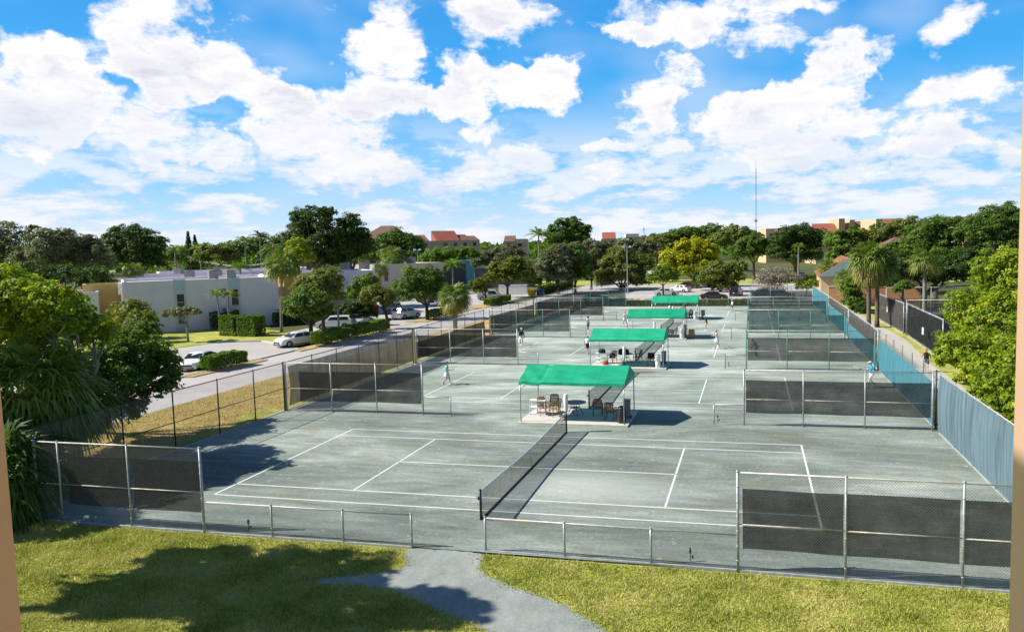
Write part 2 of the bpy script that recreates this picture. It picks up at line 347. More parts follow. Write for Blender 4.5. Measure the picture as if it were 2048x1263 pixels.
# path worn through the lawn: outline follows the photograph's bends
pl = [(-1.55, -9.1), (1.3, -9.1), (1.15, -9.7), (1.6, -10.6), (2.6, -11.2), (4.0, -11.75), (5.3, -12.6), (6.4, -13.7), (8.2, -16), (9.5, -22), (6.2, -22), (5.2, -17), (3.9, -14.4),
      (2.5, -13.55), (1.2, -13.0), (0.3, -12.55), (-0.3, -12.15), (-1.4, -11.95), (-2.4, -12.05), (-3.1, -12.15), (-3.2, -11.75), (-2.4, -11.45), (-1.6, -11.15), (-1.0, -10.7), (-1.05, -10.2), (-1.5, -9.7)]
def soften(pts, it=3, amp=0.05):
    r = random.Random(3)
    for k in range(it):
        q = []
        for i in range(len(pts)):
            a, b = pts[i], pts[(i+1) % len(pts)]
            q += [(a[0]*.75+b[0]*.25, a[1]*.75+b[1]*.25), (a[0]*.25+b[0]*.75, a[1]*.25+b[1]*.75)]
        pts = q
    return [(x+r.uniform(-amp, amp), y+r.uniform(-amp, amp)) for x, y in pts]
PATH = soften(pl)
sheet('path', PATH, -0.022, g_path, 'blue grey gravel path through the lawn to the gate gap')
def inside(P, x, y):
    c = np.zeros(len(x), bool); n = len(P)
    for i in range(n):
        x1, y1 = P[i]; x2, y2 = P[i-1]
        k = ((y1 > y) != (y2 > y)); c ^= k & (x < (x2-x1)*(y-y1)/((y2-y1) if y2 != y1 else 1e-9)+x1)
    return c
def grass(name, n, box, hgt, wid, mat, label, keep=None, z=-0.03):
    x = rng.uniform(box[0], box[2], n); y = rng.uniform(box[1], box[3], n)
    k = ~inside(PATH, x+rng.normal(0, .16, n), y+rng.normal(0, .12, n))
    if keep is not None: k &= keep(x, y)
    x, y = x[k], y[k]; n = len(x); t = rng.uniform(0, 2*np.pi, n); h = hgt*rng.uniform(.4, 1.2, n)*(1+.45*np.sin(x*2.3+1.3*np.sin(y*1.9))*np.sin(y*2.9+1.1*np.sin(x*1.3))); lean = rng.normal(0, .5, (n, 2))*h[:, None]
    V = np.zeros((n, 3, 3)); dx = np.cos(t)*wid/2; dy = np.sin(t)*wid/2
    V[:, 0] = np.stack([x-dx, y-dy, np.full(n, z)], 1); V[:, 1] = np.stack([x+dx, y+dy, np.full(n, z)], 1); V[:, 2] = np.stack([x+lean[:, 0], y+lean[:, 1], z+h], 1)
    o = link(name, arr_mesh(name, V.reshape(-1, 3), np.arange(3*n).reshape(-1, 3), mat)); o['kind'] = 'stuff'; o['label'] = label; o['category'] = 'grass'
    return o
def blademat():
    m, t = newmat('grass_blade'); g = t.new('ShaderNodeNewGeometry'); pos = g.outputs['Position']
    f = t.math('ADD', t.math('MULTIPLY', g.outputs['Random Per Island'], 0.55), t.math('ADD', t.math('MULTIPLY', t.math('SUBTRACT', t.noise(pos, 0.55, 4, 0.65), 0.5), 1.3), t.math('MULTIPLY', t.noise(pos, 2.6, 3, 0.6), 0.45)), clamp=True)
    c = t.ramp(f, [(0.0, (0.12, 0.19, 0.016)), (0.30, (0.33, 0.38, 0.05)), (0.60, (0.55, 0.54, 0.14)), (0.85, (0.68, 0.60, 0.25)), (1.0, (0.86, 0.76, 0.42))])
    p = t.new('ShaderNodeBsdfPrincipled', inp={'Base Color': c, 'Roughness': 0.6, 'Specular IOR Level': 0.3}); tr = t.new('ShaderNodeBsdfTranslucent', inp={'Color': c})
    t.new('ShaderNodeOutputMaterial', inp={0: t.new('ShaderNodeMixShader', inp={0: 0.25, 1: p.outputs[0], 2: tr.outputs[0]}).outputs[0]}); return m
gb = blademat()
gd = leafmat('dry_blade', [(0.0, (0.24, 0.22, 0.045)), (0.45, (0.50, 0.38, 0.14)), (1.0, (0.68, 0.56, 0.30))], 0.3, 0.7)
grass('grass', 260000, (-17, -16.5, 18, -9.28), 0.085, 0.028, gb, 'short mown grass of the front lawn', z=-0.03)
grass('dry_grass', 60000, (-27.0, -8, -18.95, 30), 0.09, 0.035, gd, 'dry tufts on the verge beside the road', z=-0.03)
# ------------------------------------------------------------------ court lines, one sheet a court
def lines(y0):
    m = MB(); z = 0.005; w_ = 0.08
    def seg(x0, ya, x1, yb): m.quad((x0, ya, z), (x1, ya, z), (x1, yb, z), (x0, yb, z))
    for yy in (-5.485, -4.115, 4.115, 5.485): seg(-11.885, y0+yy-w_/2, 11.885, y0+yy+w_/2)
    e = w_/2
    for xx, a in ((-11.885, 5.485), (11.885, 5.485), (-6.4, 4.115), (6.4, 4.115)):
        wx = 0.09 if abs(xx) > 10 else w_
        yy = sorted([-5.485, -4.115, 4.115, 5.485] if a > 5 else [-4.115, 0, 4.115])
        for q0, q1 in zip(yy, yy[1:]): seg(xx-wx/2, y0+q0+e, xx+wx/2, y0+q1-e)
    seg(-6.4+e, y0-w_/2, 6.4-e, y0+w_/2)
    for s in (-1, 1): seg(s*11.885-s*0.045, y0-.03, s*11.7, y0+.03) if 0 else None
    return m
for i, nm in enumerate(('nearest', 'second', 'middle', 'fourth', 'last')): struct('court_lines', lines(i*PITCH), white_line, 'white painted lines of the %s court' % nm)
# ------------------------------------------------------------------ fences
galv = M('galvanised', (0.42, 0.44, 0.44), 0.45, 0.35, var=0.2, vs=8)
rust = M('rusty_pipe', (0.50, 0.36, 0.20), 0.6, 0.2, var=0.35, vs=3, col2=(0.62, 0.60, 0.54))
palerail = M('pale_rail', (0.62, 0.60, 0.55), 0.5, 0.2, var=0.2, vs=4)
greenpost = M('green_post', (0.10, 0.26, 0.21), 0.5, 0.0, var=0.2)
darkpost = M('dark_post', (0.06, 0.06, 0.06), 0.5, 0.2)
wire = M('wire', (0.24, 0.25, 0.245), 0.5, 0.3, var=0.1)
kerbw = M('fence_kerb', (0.42, 0.44, 0.43), 0.85, var=0.25, vs=3)
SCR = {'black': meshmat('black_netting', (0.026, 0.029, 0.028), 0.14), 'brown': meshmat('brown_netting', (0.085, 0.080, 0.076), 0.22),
       'teal': meshmat('teal_netting', (0.035, 0.175, 0.165), 0.2), 'dark_teal': meshmat('dark_teal_netting', (0.022, 0.088, 0.095), 0.2),
       'slate': meshmat('slate_netting', (0.125, 0.185, 0.215), 0.02, var=0.38, vs=1.0, stretch=(3.4, 1, 0.30)), 'blue': meshmat('blue_netting', (0.075, 0.225, 0.275), 0.10, var=0.2, stretch=(1.5, 1, .5)),
       'olive': meshmat('olive_netting', (0.20, 0.205, 0.19), 0.18, var=0.3, vs=1.0, stretch=(2, 1, .5))}
def clip_rect(p, d, L, z0, z1):
    t0, t1 = -1e9, 1e9
    for a, da, lo, hi in ((p[0], d[0], 0, L), (p[1], d[1], z0, z1)):
        u, v = sorted(((lo-a)/da, (hi-a)/da)); t0 = max(t0, u); t1 = min(t1, v)
    return (t0, t1) if t1-t0 > 0.01 else None
def chain(mb, d0, d1, z0, z1, s, r):
    L = d1-d0; step = s*math.sqrt(2); n = int((L+z1)/step)+2
    for sg in (1, -1):
        for i in range(-1, n+int(z1/step)+1):
            c = i*step; p = (c, z0) if sg < 0 else (c-(z1-z0), z0)
            t = clip_rect(p, (sg*-1 if sg < 0 else 1, 1), L, z0, z1) if sg > 0 else clip_rect(p, (-1, 1), L, z0, z1)
            if not t: continue
            dx = 1 if sg > 0 else -1
            a = Vector((d0+p[0]+dx*t[0], 0.0, p[1]+t[0])); b = Vector((d0+p[0]+dx*t[1], 0.0, p[1]+t[1]))
            q = Vector((1 if dx < 0 else -1, 0, 1)).normalized()*r; y = Vector((0, r, 0)); off = Vector((0, 0.004*sg, 0))
            vs = []
            for e in (a, b): vs += [e+off+q*0.9-y*0.5, e+off-q*0.9-y*0.5, e+off+y]
            mb.add(vs, [(0, 1, 4, 3), (1, 2, 5, 4), (2, 0, 3, 5)])
def screen(d0, d1, z0, z1, side, amp, seed):
    """netting hung on the fence with folds and sags"""
    r = np.random.default_rng(seed); nx = max(8, int((d1-d0)/0.16)); nz = 12
    ph = r.uniform(0, 6.28, 8); k = r.uniform(0.8, 6, 8)
    m = MB(); V = []; F = []
    for j in range(nz+1):
        for i in range(nx+1):
            u = d0+(d1-d0)*i/nx; v = j/nz
            f = sum(math.sin(k[q]*u+ph[q]+(q % 3-1)*2.2*v)*(0.5/(1+k[q]*.35)) for q in range(8))
            V.append((u, side*(0.035+amp*(0.5+0.5*math.tanh(f))*math.sin(math.pi*min(1, v*1.02))), z0+(z1-z0)*v+(0.012*math.sin(u*1.7+ph[0]) if j == 0 else 0)-(0.006*math.sin(u*2.1+ph[1]) if j == nz else 0)))
    for j in range(nz):
        for i in range(nx): F.append((j*(nx+1)+i, j*(nx+1)+i+1, (j+1)*(nx+1)+i+1, (j+1)*(nx+1)+i))
    return m.add(V, F)
def fence(label, p0, p1, segs, group, post=galv, rail=palerail, s=0.12, r=0.004, kerb_=True, side=1, cat='fence', midrail=rust):
    """segs: (d0, d1, height, [post distances], screens [(d0, d1, z0, z1, cloth)], mid rail height or None)"""
    L = math.hypot(p1[0]-p0[0], p1[1]-p0[1]); t = thing('chain_link_fence', label, cat, (p0[0], p0[1], 0), math.atan2(p1[1]-p0[1], p1[0]-p0[0]), group)
    cl = MB(); tr = MB(); mr = MB(); kb = MB()
    done = set()
    for (d0, d1, H, posts, scr, mid) in segs:
        for d in posts:
            rad = 0.045 if d in (posts[0], posts[-1]) and H > 2 else 0.034
            pm = MB(); pm.tube([(d, 0, -.05), (d, 0, H+0.03)], rad, 10); pm.ball((d, 0, H+0.03), (rad*1.25, rad*1.25, 0.05), 10, 4)
            for zz in np.arange(0.3, H, 0.45): pm.lathe((d, 0, zz), [(rad*1.18, 0), (rad*1.18, 0.03)], 10)
            pm.build('post', post, t, True)
        tr.tube([(d0, 0, H), (d1, 0, H)], 0.026, 8)
        if mid:
            ps = sorted(posts)
            for a, b in zip(ps, ps[1:]): mr.tube([(a+0.03, 0, mid+random.uniform(-.01, .01)), (b-0.03, 0, mid+random.uniform(-.01, .01))], 0.022, 8)
        kb.b2((d0, -.032, -.05), (d1, .032, 0.035))
        chain(cl, d0+.02, d1-.02, 0.06, H, s, r)
        for q, (a, b, z0, z1, cloth) in enumerate(scr):
            screen(a, b, z0, z1, side, 0.15, int(abs(p0[0]*7+p0[1]*13+a*3+q))).build('windscreen', SCR[cloth], t, True)
    tr.build('top_rail', rail, t, True)
    if mr.v: mr.build('middle_rail', midrail, t, True)
    if kerb_: kb.build('base_kerb', kerbw, t)
    cl.build('chain_link', wire, t)
    return t
FG = 'chain link fences round the tennis courts'
# front line of the nearest court (two runs with a gap for the path)
fence('front fence run left of the gravel path, tall by the palms then low', (-18.6, -9.14), (-1.39, -9.14),
      [(2.1, 9.27, 3.0, [2.1, 3.18, 6.22, 9.27], [(3.5, 6.15, .68, 2.5, 'black'), (6.3, 9.2, .68, 2.52, 'black')], 1.43), (9.33, 17.21, 1.09, [11.99, 14.71, 17.21], [], None)], FG, s=0.06, r=0.0032)
fence('front fence run right of the gravel path, low then tall with black screen', (1.13, -9.0), (18.7, -9.24),
      [(0, 7.98, 1.09, [0, 2.65, 5.40], [], None), (8.02, 17.5, 3.0, [8.02, 11.07, 14.18, 17.5], [(8.16, 11.02, .68, 2.5, 'black'), (11.1, 14.1, .68, 2.52, 'black'), (14.22, 17.4, .68, 2.52, 'black')], 1.43)], FG, s=0.06, r=0.0032, rail=palerail)
rows = [('first', 'black', 'black', .068), ('second', 'black', 'brown', .08), ('third', 'dark_teal', 'teal', .09), ('fourth', 'black', 'dark_teal', .10)]
for i, (nm, lc, rc, s) in enumerate(rows):
    y = 9.27+i*PITCH - 0.05*i; yr = y-0.12-0.25*i
    fence('left hand divider fence behind the %s court with folded dark screen' % ('nearest', 'second', 'middle', 'fourth')[i], (-18.55, y), (-7.7, y),
          [(0, 9.1, 3.0, [0, 3.1, 6.1, 9.1], [(0.9 if i == 0 else .1, 3.05, .62, 2.45, lc), (3.15, 9.0, .66, 2.5, lc)], 1.42), (9.14, 10.85, 1.09, [10.85], [], None)], FG, s=s, r=.0030, post=galv if i < 2 else greenpost)
    fence('right hand divider fence behind the %s court with %s screen' % (('nearest', 'second', 'middle', 'fourth')[i], rc.replace('_', ' ')), (7.56, yr), (18.53, yr),
          [(0, 1.56, 1.09, [0], [], None), (1.6, 10.97, 3.0, [1.6, 4.65, 7.72, 10.97], [(1.7, 10.9, .68, 2.45, rc)], 1.42)], FG, s=s, r=.0030, post=galv if i < 1 else greenpost)
yf = 86.1
fence('far left fence of the last court with dark teal screen', (-18.6, yf), (-10.0, yf), [(0, 8.6, 3.0, [0, 2.9, 5.8, 8.6], [(.1, 8.5, .2, 2.5, 'dark_teal')], 1.42)], FG, s=.12, r=.0045, post=greenpost)
fence('low far fence of the last court in front of a hedge', (-9.9, yf), (9.3, yf), [(0, 19.2, 1.09, [0, 3.2, 6.4, 9.6, 12.8, 16, 19.2], [], None)], FG, s=.12, r=.0045, post=greenpost)
fence('far right fence of the last court with sagging teal screen', (9.4, yf), (18.6, yf), [(0, 9.2, 3.0, [0, 3.0, 6.1, 9.2], [(.1, 9.1, .5, 2.3, 'dark_teal')], 1.42)], FG, s=.12, r=.0045, post=greenpost)
# perimeter on the road side
fence('open left perimeter fence of the nearest court below the trees', (-18.72, -9.0), (-18.66, 9.2), [(0, 18.2, 3.0, [0, 3.05, 6.1, 9.2, 12.4, 15.4, 18.2], [], 1.42)], FG, s=.065, r=.0028, post=darkpost, rail=darkpost, midrail=darkpost)
fence('left perimeter fence of the second court with pale dusty screen', (-18.7, 9.4), (-18.9, 27.8), [(0, 18.4, 3.0, [0, 3.05, 6.1, 9.2, 12.3, 15.4, 18.4], [(.3, 18.3, .25, 2.72, 'olive')], None)], FG, s=.075, r=.003, post=darkpost, rail=darkpost, side=-1)
fence('left perimeter fence of the middle court with low dark screen', (-18.9, 28.1), (-19.2, 46.3), [(0, 18.2, 3.0, [0, 3.05, 6.1, 9.2, 12.3, 15.3, 18.2], [(.3, 18.1, .25, 1.75, 'black')], None)], FG, s=.09, r=.0035, post=darkpost, rail=darkpost, side=-1)
fence('left perimeter fence of the fourth court with black screen', (-19.2, 49.0), (-19.0, 64.8), [(0, 15.8, 3.0, [0, 3.1, 6.3, 9.5, 12.6, 15.8], [(.3, 15.7, .3, 2.1, 'black')], None)], FG, s=.10, r=.004, post=darkpost, rail=darkpost, side=-1)
fence('left perimeter fence of the last court', (-19.0, 65.0), (-18.7, 86.0), [(0, 21, 3.0, [0, 3, 6, 9, 12, 15, 18, 21], [(.3, 20.8, .3, 2.3, 'dark_teal')], None)], FG, s=.12, r=.0045, post=darkpost, rail=darkpost, side=-1)
mb = MB(); mb.box((-18.9, 28.0, 1.5), (.22, .22, 3.1)); mb.box((-18.9, 28.0, 3.08), (.28, .28, .06)); tag(mb.build('gate_post', M('tan_wood', (.46, .36, .20), .8)), 'tan wooden corner post between pale and dark perimeter screens', 'post')
mb = MB(); mb.box((-19.3, 48.8, 1.0), (.18, .18, 2.1)); mb.box((-19.3, 48.8, 2.06), (.22, .22, .05)); tag(mb.build('gate_post', MATS['tan_wood']), 'short yellowish wooden gate post beside the fan palm', 'post')
# perimeter on the path side
fence('right perimeter fence of the nearest court under a full slate blue screen', (18.85, -9.1), (18.75, 8.8), [(0, 17.9, 3.0, [0, 3, 6, 9, 12, 15, 17.9], [(.05, 17.8, .12, 2.96, 'slate')], None)], FG, s=.08, r=.003, side=1)
fence('right perimeter fence of the second court with blue screen below bare wire', (18.78, 9.6), (18.85, 27.4), [(0, 17.8, 3.0, [0, 3, 6, 9, 12, 15, 17.8], [(.1, 17.7, .1, 2.35, 'blue')], None)], FG, s=.075, r=.003, post=darkpost, rail=rust)
fence('right perimeter fence of the middle court, blue below brown netting', (18.85, 28.1), (18.95, 45.9), [(0, 17.8, 3.0, [0, 3, 6, 9, 12, 15, 17.8], [(.1, 17.7, .1, 1.6, 'blue'), (.1, 17.7, 1.62, 2.9, 'brown')], None)], FG, s=.09, r=.0035, rail=rust)
fence('right perimeter fence of the fourth court with teal screen', (18.95, 46.6), (18.85, 64.4), [(0, 17.8, 3.0, [0, 3, 6, 9, 12, 15, 17.8], [(.1, 17.7, .2, 2.0, 'blue'), (.1, 17.7, 2.02, 2.9, 'brown')], None)], FG, s=.11, r=.004, rail=rust)
fence('right perimeter fence of the last court with bright teal screen', (18.85, 65.0), (18.7, 86.0), [(0, 21, 3.0, [0, 3, 6, 9, 12, 15, 18, 21], [(.1, 20.9, .3, 2.9, 'blue')], None)], FG, s=.12, r=.0045)
# second court block across the path, in the shade of trees
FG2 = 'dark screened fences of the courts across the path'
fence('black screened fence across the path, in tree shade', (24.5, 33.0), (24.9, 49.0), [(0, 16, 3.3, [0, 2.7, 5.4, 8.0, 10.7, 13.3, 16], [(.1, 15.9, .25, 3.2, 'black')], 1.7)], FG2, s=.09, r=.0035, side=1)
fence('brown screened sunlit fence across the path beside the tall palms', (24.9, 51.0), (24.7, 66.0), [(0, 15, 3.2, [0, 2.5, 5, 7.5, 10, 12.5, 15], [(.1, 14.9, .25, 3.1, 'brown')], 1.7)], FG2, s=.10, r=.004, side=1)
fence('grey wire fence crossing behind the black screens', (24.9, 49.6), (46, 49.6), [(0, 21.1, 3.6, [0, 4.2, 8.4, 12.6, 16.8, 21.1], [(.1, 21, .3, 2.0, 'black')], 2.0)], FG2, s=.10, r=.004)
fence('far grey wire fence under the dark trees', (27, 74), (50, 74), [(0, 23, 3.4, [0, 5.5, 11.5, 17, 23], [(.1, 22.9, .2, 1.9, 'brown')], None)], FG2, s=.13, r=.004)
sheet('shaded_court', [(25.2, 30), (60, 30), (60, 80), (25.2, 80)], -0.012, M('court_shade_tone', (.05, .055, .06), .8), 'hard court across the path, tree shade put into its dark colour')  # near-black colour carries the tree shade over this court
# ------------------------------------------------------------------ nets
netm = meshmat('net_cord', (0.035, 0.036, 0.036), 0.48, var=.15, vs=3)
tape = M('net_tape', (0.72, 0.73, 0.74), 0.7); blackp = M('black_paint', (0.02, 0.022, 0.022), 0.45)
def net():
    t = thing('tennis_net', 'black net across the nearest court with a white band and centre strap', 'tennis net', (0, 0, 0), 0, 'tennis nets')
    n = 48; y0, y1 = -6.35, 6.4; top = lambda y: 0.925+0.145*abs(y/6.4)**1.3
    m = MB(); V = []; F = []
    for i in range(n+1):
        y = y0+(y1-y0)*i/n
        for j in range(5): V.append((0.03*math.sin(i*.5)*math.sin(j*.8), y, 0.03+(top(y)-0.03)*j/4))
    for i in range(n):
        for j in range(4): F.append((i*5+j, (i+1)*5+j, (i+1)*5+j+1, i*5+j+1))
    m.add(V, F).build('netting', netm, t)
    m = MB()
    for i in range(n):
        a = y0+(y1-y0)*i/n; b = y0+(y1-y0)*(i+1)/n
        for s in (-.012, .012): m.quad((s, a, top(a)-.07), (s, b, top(b)-.07), (s*.6, b, top(b)+.008), (s*.6, a, top(a)+.008))
        m.quad((-.0072, a, top(a)+.008), (-.0072, b, top(b)+.008), (.0072, b, top(b)+.008), (.0072, a, top(a)+.008))
    m.build('headband', tape, t)
    m = MB()
    for s in (-.02, .02): m.b2((s-.004, -.03, .0), (s+.004, .03, .93))
    m.build('centre_strap', tape, t)
    m = MB(); m.tube([(0.02, y0, .04), (0.02, y1, .04)], 0.03, 6); m.build('bottom_cord', blackp, t)
    for y in (-6.4, 6.45):
        m = MB(); m.tube([(0, y, -.05), (0, y, 1.1)], .045, 10); m.ball((0, y, 1.1), (.055, .055, .04), 10, 4)
        m.box((-.06, y, .8), (.08, .06, .12)); m.tube([(-.1, y, .8), (-.16, y, .8), (-.16, y, .88)], .012, 6); m.build('post', blackp, t, True)
    return t
nt = net()
for i, nm in enumerate(('second', 'middle', 'fourth', 'last')):
    dup(nt, (0, (i+1)*PITCH, 0), 0, 'black net across the %s court, partly behind a green canopy' % nm, 'tennis nets')
# ================================================================== CANOPIES AND WHAT STANDS UNDER THEM
def canvas():
    m, t = newmat('green_canvas'); oi = t.new('ShaderNodeObjectInfo').outputs['Random']; tc = t.new('ShaderNodeTexCoord').outputs['Object']
    f = t.math('ADD', t.math('MULTIPLY', t.noise(t.vmath('MULTIPLY', tc, (0.7, 1.6, 1)), 1.3, 5, 0.6), 0.75), t.math('MULTIPLY', oi, 0.25))
    c = t.ramp(f, [(0.30, (0.006, 0.29, 0.145)), (0.52, (0.014, 0.39, 0.205)), (0.75, (0.05, 0.47, 0.28))])
    xs_ = t.new('ShaderNodeSeparateXYZ', inp={0: tc}).outputs[0]      # stitched seams every 1.5 m
    sm = t.step(t.math('ABSOLUTE', t.math('SUBTRACT', t.math('FRACT', t.math('MULTIPLY_ADD', xs_, 0.66, 0.5)), 0.5)), 0.006, 0.014, 0.72, 1.0)
    c = t.mix(1.0, c, t.new('ShaderNodeCombineXYZ', inp={0: sm, 1: sm, 2: sm}).outputs[0], 'MULTIPLY')
    p = t.new('ShaderNodeBsdfPrincipled', inp={'Base Color': c, 'Roughness': 0.7, 'Specular IOR Level': 0.25}); tr = t.new('ShaderNodeBsdfTranslucent', inp={'Color': c})
    b = t.new('ShaderNodeBump', inp={'Strength': 0.25, 'Distance': 0.04, 'Height': t.noise(tc, 2.2, 4, 0.6)}); t.put(p, 'Normal', b.outputs[0])
    t.new('ShaderNodeOutputMaterial', inp={0: t.new('ShaderNodeMixShader', inp={0: 0.03, 1: p.outputs[0], 2: tr.outputs[0]}).outputs[0]}); return m
gfab = canvas()
slabm = M('slab_concrete', (0.62, 0.58, 0.52), 0.85, var=0.12, vs=2)
steel = M('steel_tube', (0.40, 0.42, 0.43), 0.35, 0.6, var=0.1)
def canopy(label, yc, seed, mess):
    t = thing('shade_canopy', label, 'canopy', (-0.1, yc, 0), 0, 'green canopies between the courts')
    r = random.Random(seed); hx, hy, ez, rz_ = 2.98, 1.82, 2.33, 3.03
    ph = [r.uniform(0, 6) for _ in range(6)]
    def pt(u, v):      # u along x 0..1, v across the ridge -1..1
        x = -hx+2*hx*u; y = hy*v; z = rz_-(rz_-ez)*abs(v)
        s = math.sin(math.pi*abs(v))*math.sin(math.pi*((u*3) % 1))
        z -= 0.025*s + 0.012*math.sin(9*u+ph[0])*math.sin(5*v+ph[1])
        if mess and u < .34: z += 0.05*math.sin(34*u+9*v+ph[2])*(.34-u)/.34*min(1, 3*abs(v)) - 0.05*math.exp(-((u-.23-.04*v)/.02)**2)
        return (x+0.10*abs(v)*(-1 if u < .5 else 1)*0, y, z)
    m = MB(); nu, nv = 48, 16; V = [pt(i/nu, -1+2*j/nv) for j in range(nv+1) for i in range(nu+1)]
    F = [(j*(nu+1)+i, j*(nu+1)+i+1, (j+1)*(nu+1)+i+1, (j+1)*(nu+1)+i) for j in range(nv) for i in range(nu)]
    m.add(V, F); o = m.build('canopy_roof', gfab, t, True)
    m = MB()
    for s in (-1, 1):     # valance along both eaves
        for i in range(nu):
            a, b = pt(i/nu, s), pt((i+1)/nu, s); wv = lambda q: 0.006*math.sin(q*40+ph[3])
            m.quad((a[0], a[1]+s*.004, a[2]), (b[0], b[1]+s*.004, b[2]), (b[0], b[1]+s*(.02+wv((i+1)/nu)), b[2]-.15), (a[0], a[1]+s*(.02+wv(i/nu)), a[2]-.15))
    m.build('valance', gfab, t, True)
    for s, u in ((-1, 0), (1, 1)):
        m = MB(); P = [pt(u, -1+2*j/nv) for j in range(nv+1)]
        for a, b in zip(P, P[1:]): m.quad((a[0]+s*.003, a[1], a[2]), (b[0]+s*.003, b[1], b[2]), (b[0]+s*.012, b[1], ez-.14), (a[0]+s*.012, a[1], ez-.14))
        m.build('gable_panel', gfab, t)
    for x in (-hx+.06, hx-.06):
        for y in (-hy+.05, hy-.05):
            p = MB(); p.tube([(x, y, 0.1), (x, y, ez-.04)], .032, 10); p.lathe((x, y, .1), [(.07, 0), (.07, .015)], 10)
            s = -1 if x > 0 else 1; p.tube([(x, y, ez-.45), (x+s*.42, y, ez-.06)], .016, 6); p.build('leg', steel, t, True)
    fr = MB()
    for y in (-hy+.05, hy-.05): fr.tube([(-hx+.03, y, ez-.05), (hx-.03, y, ez-.05)], .025, 8)
    fr.tube([(-hx+.03, 0, rz_-.06), (hx-.03, 0, rz_-.06)], .025, 8)
    for x in (-hx+.06, 0, hx-.06): fr.tube([(x, -hy+.05, ez-.05), (x, 0, rz_-.06), (x, hy-.05, ez-.05)], .02, 6)
    fr.build('roof_frame', steel, t, True)
    sl = MB(); sl.b2((-3.15, yc-2.02, -.05), (3.05, yc+1.75, .10))
    o = sl.build('concrete_slab', slabm); tag(o, 'pale concrete slab under ' + label, 'slab', 'slabs under the canopies')
    return t
CY = [9.85, 28.4, 46.95, 66.6]
for i, lb in enumerate(('nearest green canopy with a wrinkled left end', 'second nearest green canopy, smooth and taut', 'third green canopy with a dip in its ridge', 'farthest green canopy before the hedge')):
    canopy(lb, CY[i], i, i == 0)
wood = M('teak', (0.40, 0.20, 0.075), 0.5, vs=5, var=0.25); woodd = M('dark_teak', (0.15, 0.085, 0.045), 0.55, vs=5, var=0.25)
whitep = M('white_plastic', (0.78, 0.77, 0.74), 0.45, var=.06); blackpl = M('black_plastic', (0.025, 0.026, 0.028), 0.45)
greyp = M('grey_bin', (0.20, 0.22, 0.26), 0.5); bluegrey = M('table_top', (0.055, 0.07, 0.095), 0.5)
def chair(label, x, y, rz, mat_=None, z=.1):
    t = thing('wooden_chair', label, 'chair', (x, y, z), rz, 'wooden armchairs under the canopies'); w_ = mat_ or wood
    m = MB(); m.add([(0.26, -.26, .42), (.26, .26, .42), (-.22, .24, .40), (-.22, -.24, .40), (.26, -.26, .45), (.26, .26, .45), (-.22, .24, .43), (-.22, -.24, .43)], [(3,2,1,0),(4,5,6,7),(0,1,5,4),(1,2,6,5),(2,3,7,6),(3,0,4,7)]); m.build('seat', w_, t)
    m = MB()
    for k in range(6):
        z = .5+k*.085; x0 = -.22-.045*k*.6; m.box((x0, 0, z+.03), (.022, .46-.03*(k == 5), .066))
    for s in (-.25, .25): m.tube([(-.21, s, .42), (-.30, s, .82), (-.33, s, .95)], .022, 6)
    m.box((-.325, 0, 1.0), (.03, .40, .05)); m.build('backrest', w_, t)
    for s in (-1, 1):
        m = MB(); m.tube([(-.26, s*.28, .66), (.0, s*.29, .68), (.27, s*.29, .66)], .026, 6); m.build('armrest', w_, t)
        m = MB(); m.tube([(.25, s*.27, 0), (.24, s*.28, .66)], .025, 6); m.build('leg', w_, t)
        m = MB(); m.tube([(-.30, s*.25, 0), (-.22, s*.25, .43)], .025, 6); m.build('leg', w_, t)
    return t
chair('sunlit wooden armchair beside the white shelf table', -2.2, 9.75, R(-55))
chair('wooden armchair with dark back behind the sunlit pair', -1.75, 10.55, R(-80), woodd)
chair('sunlit wooden armchair nearest the tall white tube', -1.45, 9.55, R(-140))
chair('dark wooden chair in canopy shade beside the round table', 0.95, 10.1, R(100), woodd)
chair('dark wooden chair in canopy shade near the black bin', 1.85, 9.2, R(85), woodd)
chair('sunlit wooden chair with a bag under the second canopy', -1.65, 28.9, R(-120))
chair('low dark wooden chair beyond the round table under the second canopy', 0.35, 29.7, R(160), woodd)
chair('wooden chair with a dark jacket beside the white cooler of the second canopy', 1.65, 27.6, R(-95))
chair('wooden chair facing left under the third canopy', 1.7, 46.3, R(200))
chair('wooden chair behind another under the third canopy', 1.25, 47.2, R(20), woodd)
chair('dark chair holding the seated person under the farthest canopy', 1.9, 66.1, R(-90), woodd)
chair('wooden chair at the left of the farthest canopy', -2.1, 66.6, R(-60))
def shelf_table(label, x, y):
    t = thing('shelf_table', label, 'table', (x, y, .1), R(4))
    for z in (.06, .42, .82):
        m = MB(); m.box((0, 0, z), (.95, .62, .035))
        for s in (-.29, .29): m.box((0, s, z-.035), (.93, .03, .04))
        m.build('shelf' if z < .8 else 'table_top', whitep, t)
    for a in (-.44, .44):
        for b in (-.28, .28): m = MB(); m.tube([(a, b, 0), (a, b, .80)], .02, 6); m.build('leg', whitep, t)
    return t
shelf_table('white two shelf table at the left of the nearest canopy', -2.55, 10.0)
shelf_table('white shelf table with a bag on top under the second canopy', -2.55, 28.8)
shelf_table('white shelf table under the farthest canopy', -1.0, 66.4)
